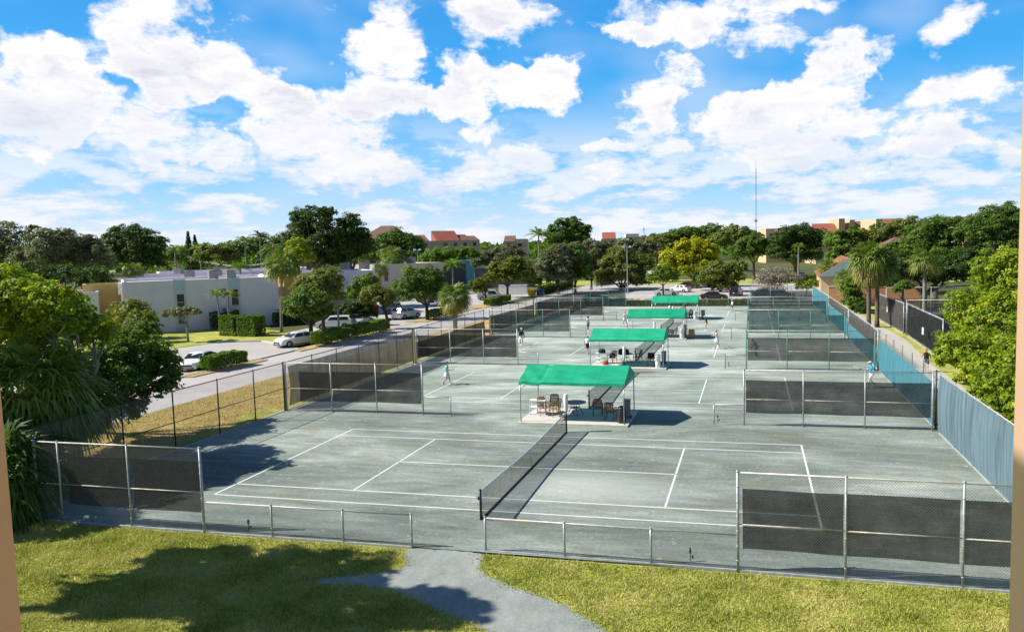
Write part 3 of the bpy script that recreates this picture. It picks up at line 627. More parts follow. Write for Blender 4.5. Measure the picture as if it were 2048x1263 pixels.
def round_table(label, x, y):
    t = thing('round_table', label, 'table', (x, y, .1))
    m = MB(); m.lathe((0, 0, .72), [(.60, 0), (.64, .012), (.64, .03), (.6, .036)], 28); m.build('table_top', bluegrey, t)
    for k in range(4):
        a = k*math.pi/2+.5; m = MB(); m.tube([(.22*math.cos(a), .22*math.sin(a), .72), (.26*math.cos(a), .26*math.sin(a), .45), (.38*math.cos(a), .38*math.sin(a), .2), (.50*math.cos(a), .50*math.sin(a), 0)], .02, 6); m.build('leg', blackp, t, True)
    m = MB(); m.lathe((0, 0, .42), [(.25, 0), (.25, .025)], 20); m.build('brace', blackp, t)
    return t
round_table('round dark metal table in the middle of the nearest canopy', -.35, 10.0)
round_table('round dark table with black bags under the second canopy', -.6, 29.2)
def trash(label, x, y, mat_, dome=True, h=.92, r=.24):
    t = thing('litter_bin', label, 'bin', (x, y, .1))
    m = MB(); m.lathe((0, 0, 0), [(r*.9, 0), (r, .03), (r, h*.78), (r*.95, h*.80)], 20); m.build('bin_body', mat_, t, True)
    m = MB(); m.lathe((0, 0, h*.80), [(r*1.03, 0), (r*1.0, .05), (r*.8, .14), (r*.35, .20), (.02, .215)] if dome else [(r*1.05, 0), (r*1.05, .04), (r*.3, .06)], 20); m.build('lid', mat_, t, True)
    return t
trash('black dome topped bin at the front right post of the nearest canopy', 2.62, 8.5, blackpl)
def cooler(label, x, y):
    t = thing('water_cooler', label, 'cooler', (x, y, .1))
    m = MB(); m.lathe((0, 0, 0), [(.17, 0), (.20, .02), (.20, .46), (.17, .5)], 18); m.build('stand', whitep, t, True)
    m = MB(); m.lathe((0, 0, .5), [(.17, 0), (.205, .03), (.21, .38), (.22, .40), (.22, .47), (.12, .50)], 18); m.tube([(.20, 0, .08), (.27, 0, .08), (.27, 0, .03)], .02, 6); m.build('water_jug', whitep, t, True)
    return t
cooler('white water cooler at the front corner of the second canopy', 2.35, 27.0)
cooler('white water cooler at the front corner of the third canopy', 2.55, 45.5)
cooler('white water cooler near the seated person', 2.5, 65.2)
def tall_bin(label, x, y, mat_, w_=.42, h=1.0):
    t = thing('wheeled_bin', label, 'bin', (x, y, .1))
    m = MB(); m.box((0, 0, h*.47+.04), (w_*.85, w_*.8, h*.9), 0, 1.18); m.build('bin_body', mat_, t)
    m = MB(); m.box((0, 0, h+.01), (w_*1.1, w_*1.05, .05), 0, .9); m.tube([(-.15, w_*.55, h-.02), (.15, w_*.55, h-.02)], .02, 6); m.build('lid', mat_, t)
    for s in (-.2, .2): m = MB(); m.tube([(s-.03, w_*.4, .07), (s+.03, w_*.4, .07)], .08, 12); m.build('wheel', blackpl, t)
    return t
tall_bin('tall grey bin in shade behind the black bin', 2.75, 9.5, greyp, .38, 1.05)
tall_bin('grey bin behind the white cooler of the second canopy', 2.65, 28.6, greyp, .36, 1.05)
tall_bin('dark grey bin right of the farthest canopy', 3.45, 66.1, greyp, .5, 1.05)
tall_bin('slim dark grey bin at the corner of the third canopy', 2.8, 46.5, greyp, .3, 1.3)
t = thing('clay_barrel', 'squat tan barrel standing right of the third canopy', 'barrel', (3.5, 46.3, 0))
MB().lathe((0, 0, 0), [(.27, 0), (.32, .1), (.34, .45), (.31, .85), (.28, .92)], 18).build('barrel_body', M('terracotta', (.50, .24, .13), .7), t, True)
MB().lathe((0, 0, .25), [(.345, 0), (.345, .05)], 18).build('hoop', greyp, t); MB().lathe((0, 0, .70), [(.335, 0), (.335, .05)], 18).build('hoop', greyp, t)
def tube_(label, y, dx=0):
    t = thing('windscreen_tube', label, 'tube', (dx, y, 0)); t.name = 'rolled_tube'
    MB().lathe((0, 0, 1.12), [(.11, 0), (.115, .02), (.115, .88), (.10, .9)], 16).build('sleeve', whitep, t, True)
    MB().tube([(0, 0, 1.0), (0, 0, 1.14)], .03, 8).build('stem', blackp, t)
for y, lb in ((6.45, 'tall white tube standing on the net post of the nearest court'), (25.0, 'tall white tube at the net post before the second canopy'), (43.55, 'tall white tube at the net post before the third canopy'), (62.1, 'tall white tube at the net post before the farthest canopy')): tube_(lb, y)
navyf = M('navy_fabric', (.02, .025, .04), .9); pinkf = M('red_bag', (.45, .08, .06), .8)
def bag(label, x, y, z, mat_, sx=.5, sy=.3, h=.35, rz=0):
    t = thing('sports_bag', label, 'bag', (x, y, z), rz, 'sports bags left under the canopies')
    m = MB(); m.lathe((0, 0, 0), [(.42, 0), (.5, .04), (.5, h*.6), (.42, h*.9), (.2, h)], 14, sx, sy/1.0*1.0); m.build('bag_body', mat_, t, True)
    MB().tube([(-.12, 0, h*.95), (-.08, 0, h+.12), (.08, 0, h+.12), (.12, 0, h*.95)], .014, 6).build('handle', blackp, t, True)
bag('black racket bag lying on the round table of the second canopy', -.75, 29.2, .86, navyf, .9, .5, .4)
bag('dark bag on the white shelf table of the second canopy', -2.5, 28.8, .94, navyf, .6, .5, .35)
bag('dark navy bag on the sunlit chair of the second canopy', -1.65, 28.9, .55, navyf, .5, .4, .4)
bag('small red bag on the slab beside the sunlit chair of the second canopy', -2.05, 28.0, .1, pinkf, .5, .35, .35)
t = thing('jacket', 'dark jacket hung over the wooden chair beside the white cooler', 'jacket', (1.66, 27.9, .1), R(-95))
MB().add([(-.37, -.27, .55), (-.37, .27, .55), (-.37, .26, 1.03), (-.37, -.26, 1.03), (-.27, .26, 1.05), (-.27, -.26, 1.05), (-.2, .27, .6), (-.2, -.27, .6)], [(0, 1, 2, 3), (3, 2, 4, 5), (5, 4, 6, 7), (0, 3, 5, 7), (1, 6, 4, 2)]).build('jacket_cloth', navyf, t); t.location = (1.68, 27.62, .1)
def brush(label, x, y):
    t = thing('shoe_brush', label, 'brush', (x, y, 0), 0, 'shoe brushes at the low fences')
    MB().tube([(0, 0, 0), (0, 0, .30)], .014, 8).build('pole', blackp, t)
    MB().box((0, 0, .34), (.06, .045, .16)).build('bristle_head', blackp, t); MB().box((.07, 0, .15), (.05, .04, .10)).build('side_brush', blackp, t)
brush('black shoe brush by the low fence right of the nearest canopy', 7.75, 9.6)
brush('black shoe brush inside the low front fence on the left', -7.8, -8.8); brush('black shoe brush inside the low front fence on the right', 7.7, -8.7)
brush('black shoe brush by the low fence right of the second canopy', 7.8, 28.1)
# ================================================================== PEOPLE
def skinmesh(J, E, sub=1):
    names = list(J); me = bpy.data.meshes.new('tmp'); me.from_pydata([J[n][0] for n in names], [(names.index(a), names.index(b)) for a, b in E], [])
    o = bpy.data.objects.new('tmp', me); COL.objects.link(o); o.modifiers.new('s', 'SKIN')
    for i, n in enumerate(names):
        r = J[n][1]; me.skin_vertices[0].data[i].radius = (r, r) if not hasattr(r, '__len__') else r
        me.skin_vertices[0].data[i].use_root = (i == 0)
    if sub: md = o.modifiers.new('u', 'SUBSURF'); md.levels = sub; md.render_levels = sub
    dg = bpy.context.evaluated_depsgraph_get(); ev = o.evaluated_get(dg).to_mesh()
    V = [tuple(v.co) for v in ev.vertices]; F = [tuple(p.vertices) for p in ev.polygons]
    bpy.data.objects.remove(o); return V, F
POSE = {
 'walk': dict(k=[(.17, .10, .50), (.02, -.10, .47)], a=[(.27, .10, .10), (-.30, -.10, .13)], e=[(-.06, .27, 1.14), (.13, -.28, 1.15)], w=[(.02, .30, .92), (.38, -.30, 1.16)], lean=.06),
 'ready': dict(k=[(.16, .17, .47), (.16, -.17, .47)], a=[(.02, .24, .08), (.02, -.24, .08)], e=[(.10, .27, 1.10), (.10, -.27, 1.10)], w=[(.34, .10, 1.05), (.36, -.08, 1.06)], lean=.28),
 'swing': dict(k=[(.14, .16, .47), (-.02, -.17, .48)], a=[(.20, .26, .08), (-.18, -.24, .10)], e=[(.20, .22, 1.2), (.14, -.36, 1.24)], w=[(.40, .16, 1.22), (.30, -.58, 1.22)], lean=.12),
 'stand': dict(k=[(.04, .11, .48), (.02, -.11, .48)], a=[(.0, .12, .08), (-.02, -.12, .08)], e=[(-.02, .26, 1.13), (.02, -.27, 1.13)], w=[(.08, .28, .90), (.20, -.26, .97)], lean=.03),
 'run': dict(k=[(.30, .11, .58), (-.02, -.10, .47)], a=[(.22, .12, .20), (-.36, -.10, .24)], e=[(-.10, .28, 1.18), (.16, -.30, 1.15)], w=[(.08, .34, 1.02), (.40, -.36, 1.22)], lean=.20),
 'bend': dict(k=[(.18, .14, .48), (.12, -.14, .48)], a=[(.02, .20, .08), (-.06, -.20, .08)], e=[(.22, .25, 1.05), (.22, -.25, 1.05)], w=[(.40, .14, .88), (.42, -.10, .86)], lean=.5),
 'sit': dict(k=[(.44, .13, .50), (.44, -.13, .50)], a=[(.42, .14, .08), (.44, -.14, .08)], e=[(.08, .28, .78), (.08, -.28, .78)], w=[(.30, .14, .66), (.30, -.14, .66)], lean=.05, hip=.50)}
SK = {'tan': M('skin_tan', (.48, .27, .18), .6, var=.05), 'fair': M('skin_fair', (.62, .40, .30), .6, var=.05), 'brown': M('skin_brown', (.26, .14, .09), .6, var=.05)}
eye = M('eye_dark', (.02, .015, .01), .3); shoe = M('shoe_white', (.75, .74, .72), .6)
CL = {k: M('cloth_'+k, v, .85, var=.06) for k, v in {'turquoise': (.16, .58, .62), 'white': (.80, .79, .78), 'navy': (.025, .03, .055), 'black': (.02, .02, .022), 'blue': (.0, .32, .62), 'grey': (.16, .19, .22),
      'pink': (.70, .20, .20), 'lilac': (.55, .52, .66), 'rose': (.72, .42, .40), 'slate': (.17, .22, .28)}.items()}
HR = {'brown': M('hair_brown', (.10, .055, .03), .6), 'black': M('hair_black', (.015, .013, .012), .5), 'blonde': M('hair_blonde', (.42, .28, .12), .6)}
strings = meshmat('racket_strings', (.75, .75, .55), .55, var=.05)
def person(label, x, y, face, pose, skin, top, bottom, hat, hair='brown', racket=None, h=1.7, z=0.0, shoes=True, rk='white'):
    p = POSE[pose]; hip = p.get('hip', .92); ln = p['lean']; sit = pose == 'sit'; up = hip-.92; k = h/1.7
    t = thing('person', label, 'person', (x, y, z), face); t.scale = (k, k, k)
    def L(q):
        dz = q[2]-hip; return (q[0]+math.sin(ln)*max(0, dz), q[1], hip+dz*(math.cos(ln) if dz > 0 else 1))
    U = lambda x_, y_, z_: L((x_, y_, z_+up))
    J = {'pelvis': (U(0, 0, .93), .125), 'waist': (U(0, 0, 1.08), .115), 'chest': (U(0, 0, 1.26), .135), 'neck0': (U(-.01, 0, 1.42), .065), 'neck': (U(.01, 0, 1.50), .052), 'head0': (U(.02, 0, 1.56), .06)}
    E = [('pelvis', 'waist'), ('waist', 'chest'), ('chest', 'neck0'), ('neck0', 'neck'), ('neck', 'head0')]
    hands = []
    for i, s in ((0, 1), (1, -1)):
        n = str(i); kn, an = p['k'][i], p['a'][i]; el, wr = p['e'][i], p['w'][i]
        el = L(el) if not sit else el; wr = L(wr) if not sit else wr
        th = ((0+kn[0])/2+.01, (s*.1+kn[1])/2, (hip-.02+kn[2])/2); cf = ((kn[0]*.65+an[0]*.35)-.02, kn[1]*.65+an[1]*.35, kn[2]*.65+an[2]*.35)
        J.update({'hip'+n: ((0, s*.09, hip-.04), .098), 'thigh'+n: (th, .080), 'knee'+n: (kn, .056), 'calf'+n: (cf, .054), 'ankle'+n: (an, .036), 'toe'+n: ((an[0]+.15, an[1]+s*.02, max(.03, an[2]-.05)), .030),
                  'sh'+n: (U(-.01, s*.165, 1.37), .062), 'el'+n: (el, .042), 'wr'+n: (wr, .028)})
        d = Vector(wr)-Vector(el); d.normalize(); J['palm'+n] = (tuple(Vector(wr)+d*.07), (.036)); hands.append((Vector(wr), d, s))
        E += [('pelvis', 'hip'+n), ('hip'+n, 'thigh'+n), ('thigh'+n, 'knee'+n), ('knee'+n, 'calf'+n), ('calf'+n, 'ankle'+n), ('ankle'+n, 'toe'+n), ('chest', 'sh'+n), ('sh'+n, 'el'+n), ('el'+n, 'wr'+n), ('wr'+n, 'palm'+n)]
    V, F = skinmesh(J, E); m = MB(); m.add(V, F)
    hc = Vector(U(.035, 0, 1.625))        # head: egg with brow, nose, chin, ears
    hv = []; hf = []; nr, ns = 11, 16
    for a in range(nr+1):
        th = math.pi*a/nr
        for b in range(ns):
            fi = 2*math.pi*b/ns; x_ = math.sin(th)*math.cos(fi); y_ = math.sin(th)*math.sin(fi); z_ = math.cos(th)
            rx, ry, rz_ = .098, .076, .118
            if z_ < 0: rx *= 1-.18*z_*z_; ry *= 1-.35*z_*z_
            px, py, pz = x_*rx, y_*ry, z_*rz_
            if b == 0 and -.35 < z_ < .12: px += .022
            if abs(y_) > .93 and abs(z_) < .25: py *= 1.16
            if x_ > .75 and z_ < -.55: px += .012
            hv.append(tuple(hc+Vector((px, py, pz))))
    for a in range(nr):
        for b in range(ns): hf.append((a*ns+b, (a+1)*ns+b, (a+1)*ns+(b+1) % ns, a*ns+(b+1) % ns))
    m.add(hv, hf)
    for wv, d, s in hands:                 # five fingers curling from each palm
        side = d.cross(Vector((0, 0, 1))); side = side.normalized() if side.length > .1 else Vector((0, 1, 0)); dn = side.cross(d).normalized()
        b0 = wv+d*.09
        for q, (o_, ln_) in enumerate(((-.03, .062), (-.010, .075), (.011, .070), (.030, .055))):
            c0 = b0+side*o_; m.tube([c0, c0+d*ln_*.5+dn*(-.006), c0+d*ln_*.85+dn*(-.03)], [.0095, .0085, .006], 5)
        c0 = wv+d*.045-side*.03; m.tube([c0, c0+d*.03-side*.025, c0+d*.055-side*.028-dn*.012], [.011, .010, .007], 5)
    m.build('body', SK[skin], t, True)
    e = MB()
    for s in (-1, 1): e.ball(tuple(hc+Vector((.090, s*.030, .006))), (.008, .011, .008), 8, 4)
    e.build('eyes', eye, t)
    def ring(zc, rx, ry, xo=0, n=16): return [U(xo+rx*math.cos(2*math.pi*q/n), ry*math.sin(2*math.pi*q/n), zc) for q in range(n)]
    def loft(rings):
        V = [v for r in rings for v in r]; n = len(rings[0]); return V, [(a*n+b, a*n+(b+1) % n, (a+1)*n+(b+1) % n, (a+1)*n+b) for a in range(len(rings)-1) for b in range(n)]
    c = MB(); c.add(*loft([ring(.90 if bottom[0] != 'dress' else .92, .145, .185), ring(.98, .140, .175), ring(1.10, .128, .155), ring(1.25, .145, .18), ring(1.35, .125, .195), ring(1.42, .085, .13), ring(1.45, .06, .072)]))
    for i, s in ((0, 1), (1, -1)):
        a = Vector(J['sh'+str(i)][0])+Vector((0, -s*.03, 0)); b = Vector(J['el'+str(i)][0]); f = 1.02 if top[1] == 'long' else (.62 if top[1] == 'short' else .16)
        c.tube([a, a.lerp(b, f*.5), a.lerp(b, f)], [.080, .070, .062], 10)
        if top[1] == 'long': wv = Vector(J['wr'+str(i)][0]); c.tube([b, b.lerp(wv, .5), b.lerp(wv, .95)], [.060, .052, .042], 10)
    c.build('top', CL[top[0]], t, True)
    b = MB()
    if bottom[0] in ('skirt', 'dress') and not sit:
        n = 24; rr = []
        for zc, rx, ry in ((1.02, .138, .165), (.92, .155, .195), (.80, .185, .225), (.66, .215, .255)):
            rr.append([((rx+(.02*math.sin(q*math.pi/2) if zc < .9 else 0))*math.cos(2*math.pi*q/n)+.02, (ry+(.02*math.sin(q*math.pi/2) if zc < .9 else 0))*math.sin(2*math.pi*q/n), zc+up) for q in range(n)])
        b.add(*loft(rr))
    else:
        rr = [[(rx*math.cos(2*math.pi*q/16), ry*math.sin(2*math.pi*q/16), zc+up) for q in range(16)] for zc, rx, ry in ((1.02, .138, .165), (.92, .150, .190), (.84, .140, .185))]
        b.add(*loft(rr)); f = {'shorts': .72, 'pants': 1.0}.get(bottom[0], .55)
        for i in (0, 1):
            a = Vector(J['hip'+str(i)][0])+Vector((0, 0, .03)); kn = Vector(J['knee'+str(i)][0]); b.tube([a, a.lerp(kn, f*.5), a.lerp(kn, f)], [.118, .108, .100 if f < 1 else .07], 12)
            if f == 1: an = Vector(J['ankle'+str(i)][0]); b.tube([kn, kn.lerp(an, .95)], [.07, .055], 12)
    b.build({'dress': 'skirt'}.get(bottom[0], bottom[0]), CL[bottom[1]], t, True)
    if shoes:
        for i in (0, 1):
            an = Vector(J['ankle'+str(i)][0]); q = MB(); q.ball((an.x+.07, an.y, max(.045, an.z-.035)), (.145, .052, .05), 12, 6); q.lathe((an.x, an.y, an.z-.01), [(.045, 0), (.043, .07)], 10); q.build('shoe', shoe, t, True)
    hh = MB(); hh.ball(tuple(hc+Vector((-.022, 0, .028))), (.100, .086, .112), 14, 8)
    if hat[0] in ('visor', 'none', 'ponytail'): hh.tube([hc+Vector((-.11, 0, .05)), hc+Vector((-.16, 0, -.02)), hc+Vector((-.14, 0, -.13))], [.035, .032, .012], 8)
    hh.build('hair', HR[hair], t, True)
    if hat[0] == 'cap':
        q = MB(); q.lathe(tuple(hc+Vector((-.008, 0, .045))), [(.108, 0), (.106, .03), (.088, .062), (.045, .084), (.004, .09)], 16, 1, .88); q.add(*[(v, [(0, 1, 2, 3), (7, 6, 5, 4), (0, 4, 5, 1), (1, 5, 6, 2), (2, 6, 7, 3), (3, 7, 4, 0)]) for v in [[tuple(hc+Vector(a)) for a in ((.08, -.07, .05), (.19, -.055, .035), (.19, .055, .035), (.08, .07, .05), (.08, -.07, .06), (.19, -.055, .045), (.19, .055, .045), (.08, .07, .06))]]][0]); q.build('cap', CL[hat[1]], t, True)
    if hat[0] == 'visor':
        q = MB(); q.lathe(tuple(hc+Vector((-.008, 0, .04))), [(.108, 0), (.107, .04)], 16, 1, .88); q.box(tuple(hc+Vector((.135, 0, .045))), (.11, .13, .012)); q.build('visor', CL[hat[1]], t)
    if racket:
        wv, d, s = hands[1]; ca, sa = math.cos(face), math.sin(face); g = (wv+d*.09)*k
        r = thing('tennis_racket', racket, 'racket', (x+g.x*ca-g.y*sa, y+g.x*sa+g.y*ca, z+g.z), face, 'rackets held by the players')
        d2 = (d+Vector((0, 0, .35))).normalized(); sd = d2.cross(Vector((0, 0, 1))).normalized(); nrm = sd.cross(d2)
        MB().tube([-d2*.05, d2*.18], .016, 8).build('grip', blackp, r)
        q = MB(); C0 = d2*.48; P = [C0+d2*(.165*math.cos(a))+sd*(.125*math.sin(a)) for a in [2*math.pi*i/20 for i in range(21)]]; q.tube(P, .011, 6, False)
        q.tube([d2*.17, d2*.33-sd*.06], .009, 6); q.tube([d2*.17, d2*.33+sd*.06], .009, 6); q.build('frame', CL[rk], r, True)
        q = MB(); q.add([C0]+P[:20], [(0, 1+i, 1+(i+1) % 20) for i in range(20)]); q.build('strings', strings, r)
    return t
person('woman in a turquoise top and white skirt walking on the second court', -11.95, 18.7, R(15), 'walk', 'tan', ('turquoise', 'short'), ('skirt', 'white'), ('visor', 'pink'), 'brown', 'racket held by the woman in turquoise', 1.66)
person('player in navy jacket and white skirt seen from behind on the middle court', -12.95, 40.0, R(-50), 'stand', 'tan', ('navy', 'long'), ('skirt', 'white'), ('cap', 'white'), 'brown', 'racket held by the player in the navy jacket', 1.7)
person('player in a white top and dark shorts walking left of the second canopy', -4.95, 34.4, R(80), 'walk', 'tan', ('white', 'short'), ('shorts', 'navy'), ('cap', 'white'), 'blonde', 'racket held by the player left of the second canopy', 1.68)
person('dark haired player in white top and grey shorts left on the fourth court', -8.8, 52.3, R(-20), 'stand', 'brown', ('white', 'short'), ('shorts', 'grey'), ('ponytail', ''), 'black', None, 1.7)
person('player all in white crouching left of the third canopy', -5.5, 58.2, R(-60), 'ready', 'tan', ('white', 'short'), ('shorts', 'white'), ('ponytail', ''), 'brown', 'racket held by the crouching player in white', 1.68)
person('woman in a white dress and pink cap stepping on the middle court', 6.45, 38.7, R(170), 'swing', 'fair', ('white', 'none'), ('dress', 'white'), ('cap', 'pink'), 'brown', 'racket held by the woman in the white dress', 1.72)
person('player in a black top with white cap and pale pink skirt on the fourth court', 4.65, 53.2, R(190), 'ready', 'fair', ('black', 'short'), ('shorts', 'rose'), ('cap', 'white'), 'brown', 'racket held by the player in the black top', 1.66)
person('player in white with dark shorts on the last court before the hedge', 6.9, 77.6, R(200), 'stand', 'fair', ('white', 'short'), ('shorts', 'black'), ('cap', 'white'), 'brown', 'racket held by the player before the far hedge', 1.62)
person('man in a bright blue shirt, white cap and white shorts near the right fence', 17.3, 20.7, R(190), 'walk', 'fair', ('blue', 'short'), ('shorts', 'white'), ('cap', 'white'), 'brown', 'racket held by the man in the bright blue shirt', 1.72)
person('bare armed person in a black vest walking on the concrete path', 22.1, 27.4, R(255), 'walk', 'tan', ('black', 'none'), ('shorts', 'grey'), ('none', ''), 'brown', None, 1.72)
person('player in grey bending behind the brown screen of the middle court', 10.0, 33.4, R(175), 'bend', 'brown', ('slate', 'short'), ('pants', 'slate'), ('cap', 'white'), 'black', 'racket held by the player behind the brown screen', 1.72)
person('pale figure in grey raising a racket behind the far left fence', -14.6, 83.6, R(-70), 'swing', 'tan', ('grey', 'long'), ('pants', 'grey'), ('cap', 'grey'), 'brown', 'racket held by the figure behind the far left fence', 1.68, rk='grey')
person('dark haired person in a lilac top sitting under the farthest canopy', 1.9, 66.0, R(-90), 'sit', 'brown', ('lilac', 'short'), ('pants', 'black'), ('none', ''), 'black', None, 1.65, .1)
person('small dark figure lunging behind the teal screen of the fourth court', 12.3, 66.6, R(170), 'run', 'tan', ('black', 'short'), ('shorts', 'white'), ('none', ''), 'black', 'racket held by the lunging figure behind the teal screen', 1.66)
person('person in white under the farthest canopy seen against the hedge', -1.3, 70.3, R(-90), 'stand', 'brown', ('white', 'short'), ('shorts', 'white'), ('none', ''), 'brown', None, 1.66)
person('person in black standing in the far car park', 5.9, 104.5, R(-90), 'stand', 'tan', ('black', 'short'), ('pants', 'black'), ('none', ''), 'black', None, 1.72)
# ================================================================== CARS
glass = M('car_glass', (.015, .018, .022), .06, 0, var=.05, spec=.8); tyre = M('tyre', (.018, .018, .018), .85); rim = M('rim', (.45, .46, .48), .3, .8)
lampw = M('headlight', (.75, .78, .80), .12, .2, var=.03); lampr = M('taillight', (.35, .01, .01), .2, var=.1); plate = M('plate', (.65, .65, .6), .5)
PAINT = {k: M('paint_'+k, v, .28, 0, var=.03, spec=.5, coat=.6) for k, v in {'white': (.78, .78, .77), 'silver': (.45, .46, .46), 'black': (.012, .012, .014), 'dark': (.03, .034, .042), 'green': (.05, .42, .27), 'maroon': (.16, .02, .03), 'blue': (.02, .06, .32), 'grey': (.10, .12, .15), 'navy': (.025, .035, .07)}.items()}
KIND = {'sedan': dict(L=4.75, W=.92, H=1.44, hood=.94, belt=.96, deck=1.0, g=(1.15, -1.80), r=(.35, -.95), wb=1.40, wr=.335),
        'coupe': dict(L=4.65, W=.92, H=1.40, hood=.92, belt=.95, deck=1.02, g=(1.15, -2.05), r=(.30, -.80), wb=1.40, wr=.345),
        'suv': dict(L=4.65, W=.95, H=1.68, hood=1.06, belt=1.08, deck=1.10, g=(1.10, -2.24), r=(.45, -1.85), wb=1.38, wr=.37),
        'van': dict(L=5.0, W=.98, H=1.95, hood=1.10, belt=1.10, deck=1.12, g=(1.75, -2.46), r=(1.0, -2.38), wb=1.55, wr=.36)}
def car(label, x, y, rz, kind, paint, z=0.0):
    K = KIND[kind]; Lh = K['L']/2; Wd = K['W']; t = thing('parked_car', label, 'car', (x, y, z-.015), rz, 'cars parked around the courts'); wr = K['wr']; sill = .24
    out = [(Lh-.05, sill), (Lh, .38), (Lh, .56), (Lh-.10, K['hood']-.22), (Lh-.42, K['hood']-.10), (K['g'][0]+.1, K['hood']), (K['g'][0], K['belt'])]
    out += [(K['g'][1], K['deck']), (-Lh+.12, K['deck']-.02), (-Lh+.02, K['deck']-.22), (-Lh, .45), (-Lh+.08, sill)]
    for c in (-K['wb'], K['wb']): out += [(c+(wr+.06)*math.cos(a), max(sill, wr-.02+(wr+.06)*math.sin(a))) for a in [math.pi-math.pi*i/10 for i in range(11)]]
    bm = bmesh.new(); ny = 6; cols = []
    for j in range(ny+1):
        f = -1+2*j/ny
        row = []
        for (px, pz) in out:
            e = abs(px)/Lh; wv = Wd*(1-.13*max(0, (e-.72)/.28)**2); tuck = 1-.05*max(0, (.5-pz)/.3) - .04*max(0, pz-.75)
            row.append(bm.verts.new((px-(.10*f*f*(1 if px > 0 else -1) if e > .9 else 0), f*wv*tuck, pz+.03*(1-f*f)*(pz > .8))))
        cols.append(row)
    n = len(out)
    for j in range(ny):
        for i in range(n): bm.faces.new((cols[j][i], cols[j][(i+1) % n], cols[j+1][(i+1) % n], cols[j+1][i]))
    bm.faces.new(cols[0]); bm.faces.new(list(reversed(cols[-1])))
    g0, g1 = K['g']; r0, r1 = K['r']; b, H = K['belt'], K['H']; wb_, wt = Wd*.90, Wd*.70
    def gp(fx, side, top): return ((r0+(r1-r0)*fx, side*wt, H-.03*(abs(fx-.5)*2)**2) if top else (g0+(g1-g0)*fx, side*wb_, b+(K['deck']-b)*fx-.02))
    nx = 6; G = []
    for i in range(nx+1):
        fx = i/nx; rowt = [gp(fx, -1, 0), tuple(.12*a+.88*c for a, c in zip(gp(fx, -1, 0), gp(fx, -1, 1)))]
        tp = gp(fx, 1, 1)
        rowt += [(tp[0], s*wt, tp[2]+.035*(1-s*s)-.01*(abs(s) > .9)) for s in (-.9, -.4, .4, .9)]
        rowt += [tuple(.12*a+.88*c for a, c in zip(gp(fx, 1, 0), gp(fx, 1, 1))), gp(fx, 1, 0)]
        G.append([bm.verts.new(v) for v in rowt])
    for i in range(nx):
        for j in range(7): bm.faces.new((G[i][j], G[i+1][j], G[i+1][j+1], G[i][j+1]))
    bm.faces.new(list(reversed(G[0]))); bm.faces.new(G[-1])
    bmesh.ops.recalc_face_normals(bm, faces=bm.faces)
    me = bpy.data.meshes.new('body'); bm.to_mesh(me); bm.free(); me.materials.append(PAINT[paint]); link('body', me, t)
    for p_ in me.polygons: p_.use_smooth = len(p_.vertices) == 4
    try: me.set_sharp_from_angle(angle=R(38))
    except Exception: pass
    mb = MB(); mb.b2((-Lh+.2, -Wd+.12, .18), (Lh-.2, Wd-.12, .5)); mb.build('underbody', blackpl, t)
    def pane(name, a, b_, c, d, off):
        a, b_, c, d = map(Vector, (a, b_, c, d)); nn = (b_-a).cross(d-a).normalized(); o = Vector(off)
        if nn.dot(o) < 0: nn = -nn
        q = [v+nn*.014 for v in (a, b_, c, d)]; m = MB(); m.add(q+[v-nn*.03 for v in q], [(0, 1, 2, 3), (0, 4, 5, 1), (1, 5, 6, 2), (2, 6, 7, 3), (3, 7, 4, 0)]); m.build(name, glass, t)
    def lerp(p_, q_, f): return tuple(a+(c-a)*f for a, c in zip(p_, q_))
    def band(f0, f1, s): lo, hi = .10, .80; return (lerp(gp(f0, s, 0), gp(f0, s, 1), lo), lerp(gp(f1, s, 0), gp(f1, s, 1), lo), lerp(gp(f1, s, 0), gp(f1, s, 1), hi), lerp(gp(f0, s, 0), gp(f0, s, 1), hi))
    for s in (-1, 1):
        pane('side_window', *band(.09, .49, s), (0, s, .3))
        if kind != 'van': pane('side_window', *band(.53, .90, s), (0, s, .3))
    for nm, fx, o in (('windscreen', 0, (1, 0, .4)), ('rear_window', 1, (-1, 0, .4))):
        a, b_ = gp(fx, -1, 0), gp(fx, 1, 0); c, d = gp(fx, 1, 1), gp(fx, -1, 1)
        sh = lambda v, k: (v[0], v[1]*k, v[2])
        if nm == 'rear_window' and kind in ('suv', 'van'): A, B = lerp(a, d, .25), lerp(b_, c, .25)
        else: A, B = lerp(a, d, .06), lerp(b_, c, .06)
        pane(nm, sh(A, .92), sh(B, .92), sh(lerp(b_, c, .88), .93), sh(lerp(a, d, .88), .93), o)
    for xx in (-K['wb'], K['wb']):
        for s in (-1, 1):
            m = MB(); V = []; rr = [(wr*.62, 0), (wr*.93, 0), (wr, .03), (wr, .19), (wr*.9, .22), (wr*.2, .22)]
            yc = s*(Wd-.235)
            ns_ = 20
            for r_, o_ in rr:
                for k in range(ns_): V.append((xx+r_*math.cos(2*math.pi*k/ns_), yc+s*(.22-o_), wr+r_*math.sin(2*math.pi*k/ns_)))
            Fq = [(i*ns_+k, i*ns_+(k+1) % ns_, (i+1)*ns_+(k+1) % ns_, (i+1)*ns_+k) for i in range(len(rr)-1) for k in range(ns_)]
            wh = m.add(V, Fq).build('wheel', tyre, t, True)
            m = MB(); V = [(xx, yc+s*.205, wr)]; Fq = []
            for k in range(20): V.append((xx+wr*.64*math.cos(2*math.pi*k/20), yc+s*(.20 if k % 4 < 2 else .17), wr+wr*.64*math.sin(2*math.pi*k/20)))
            for k in range(20): Fq.append((0, 1+k, 1+(k+1) % 20))
            m.add(V, Fq).build('rim', rim, wh)
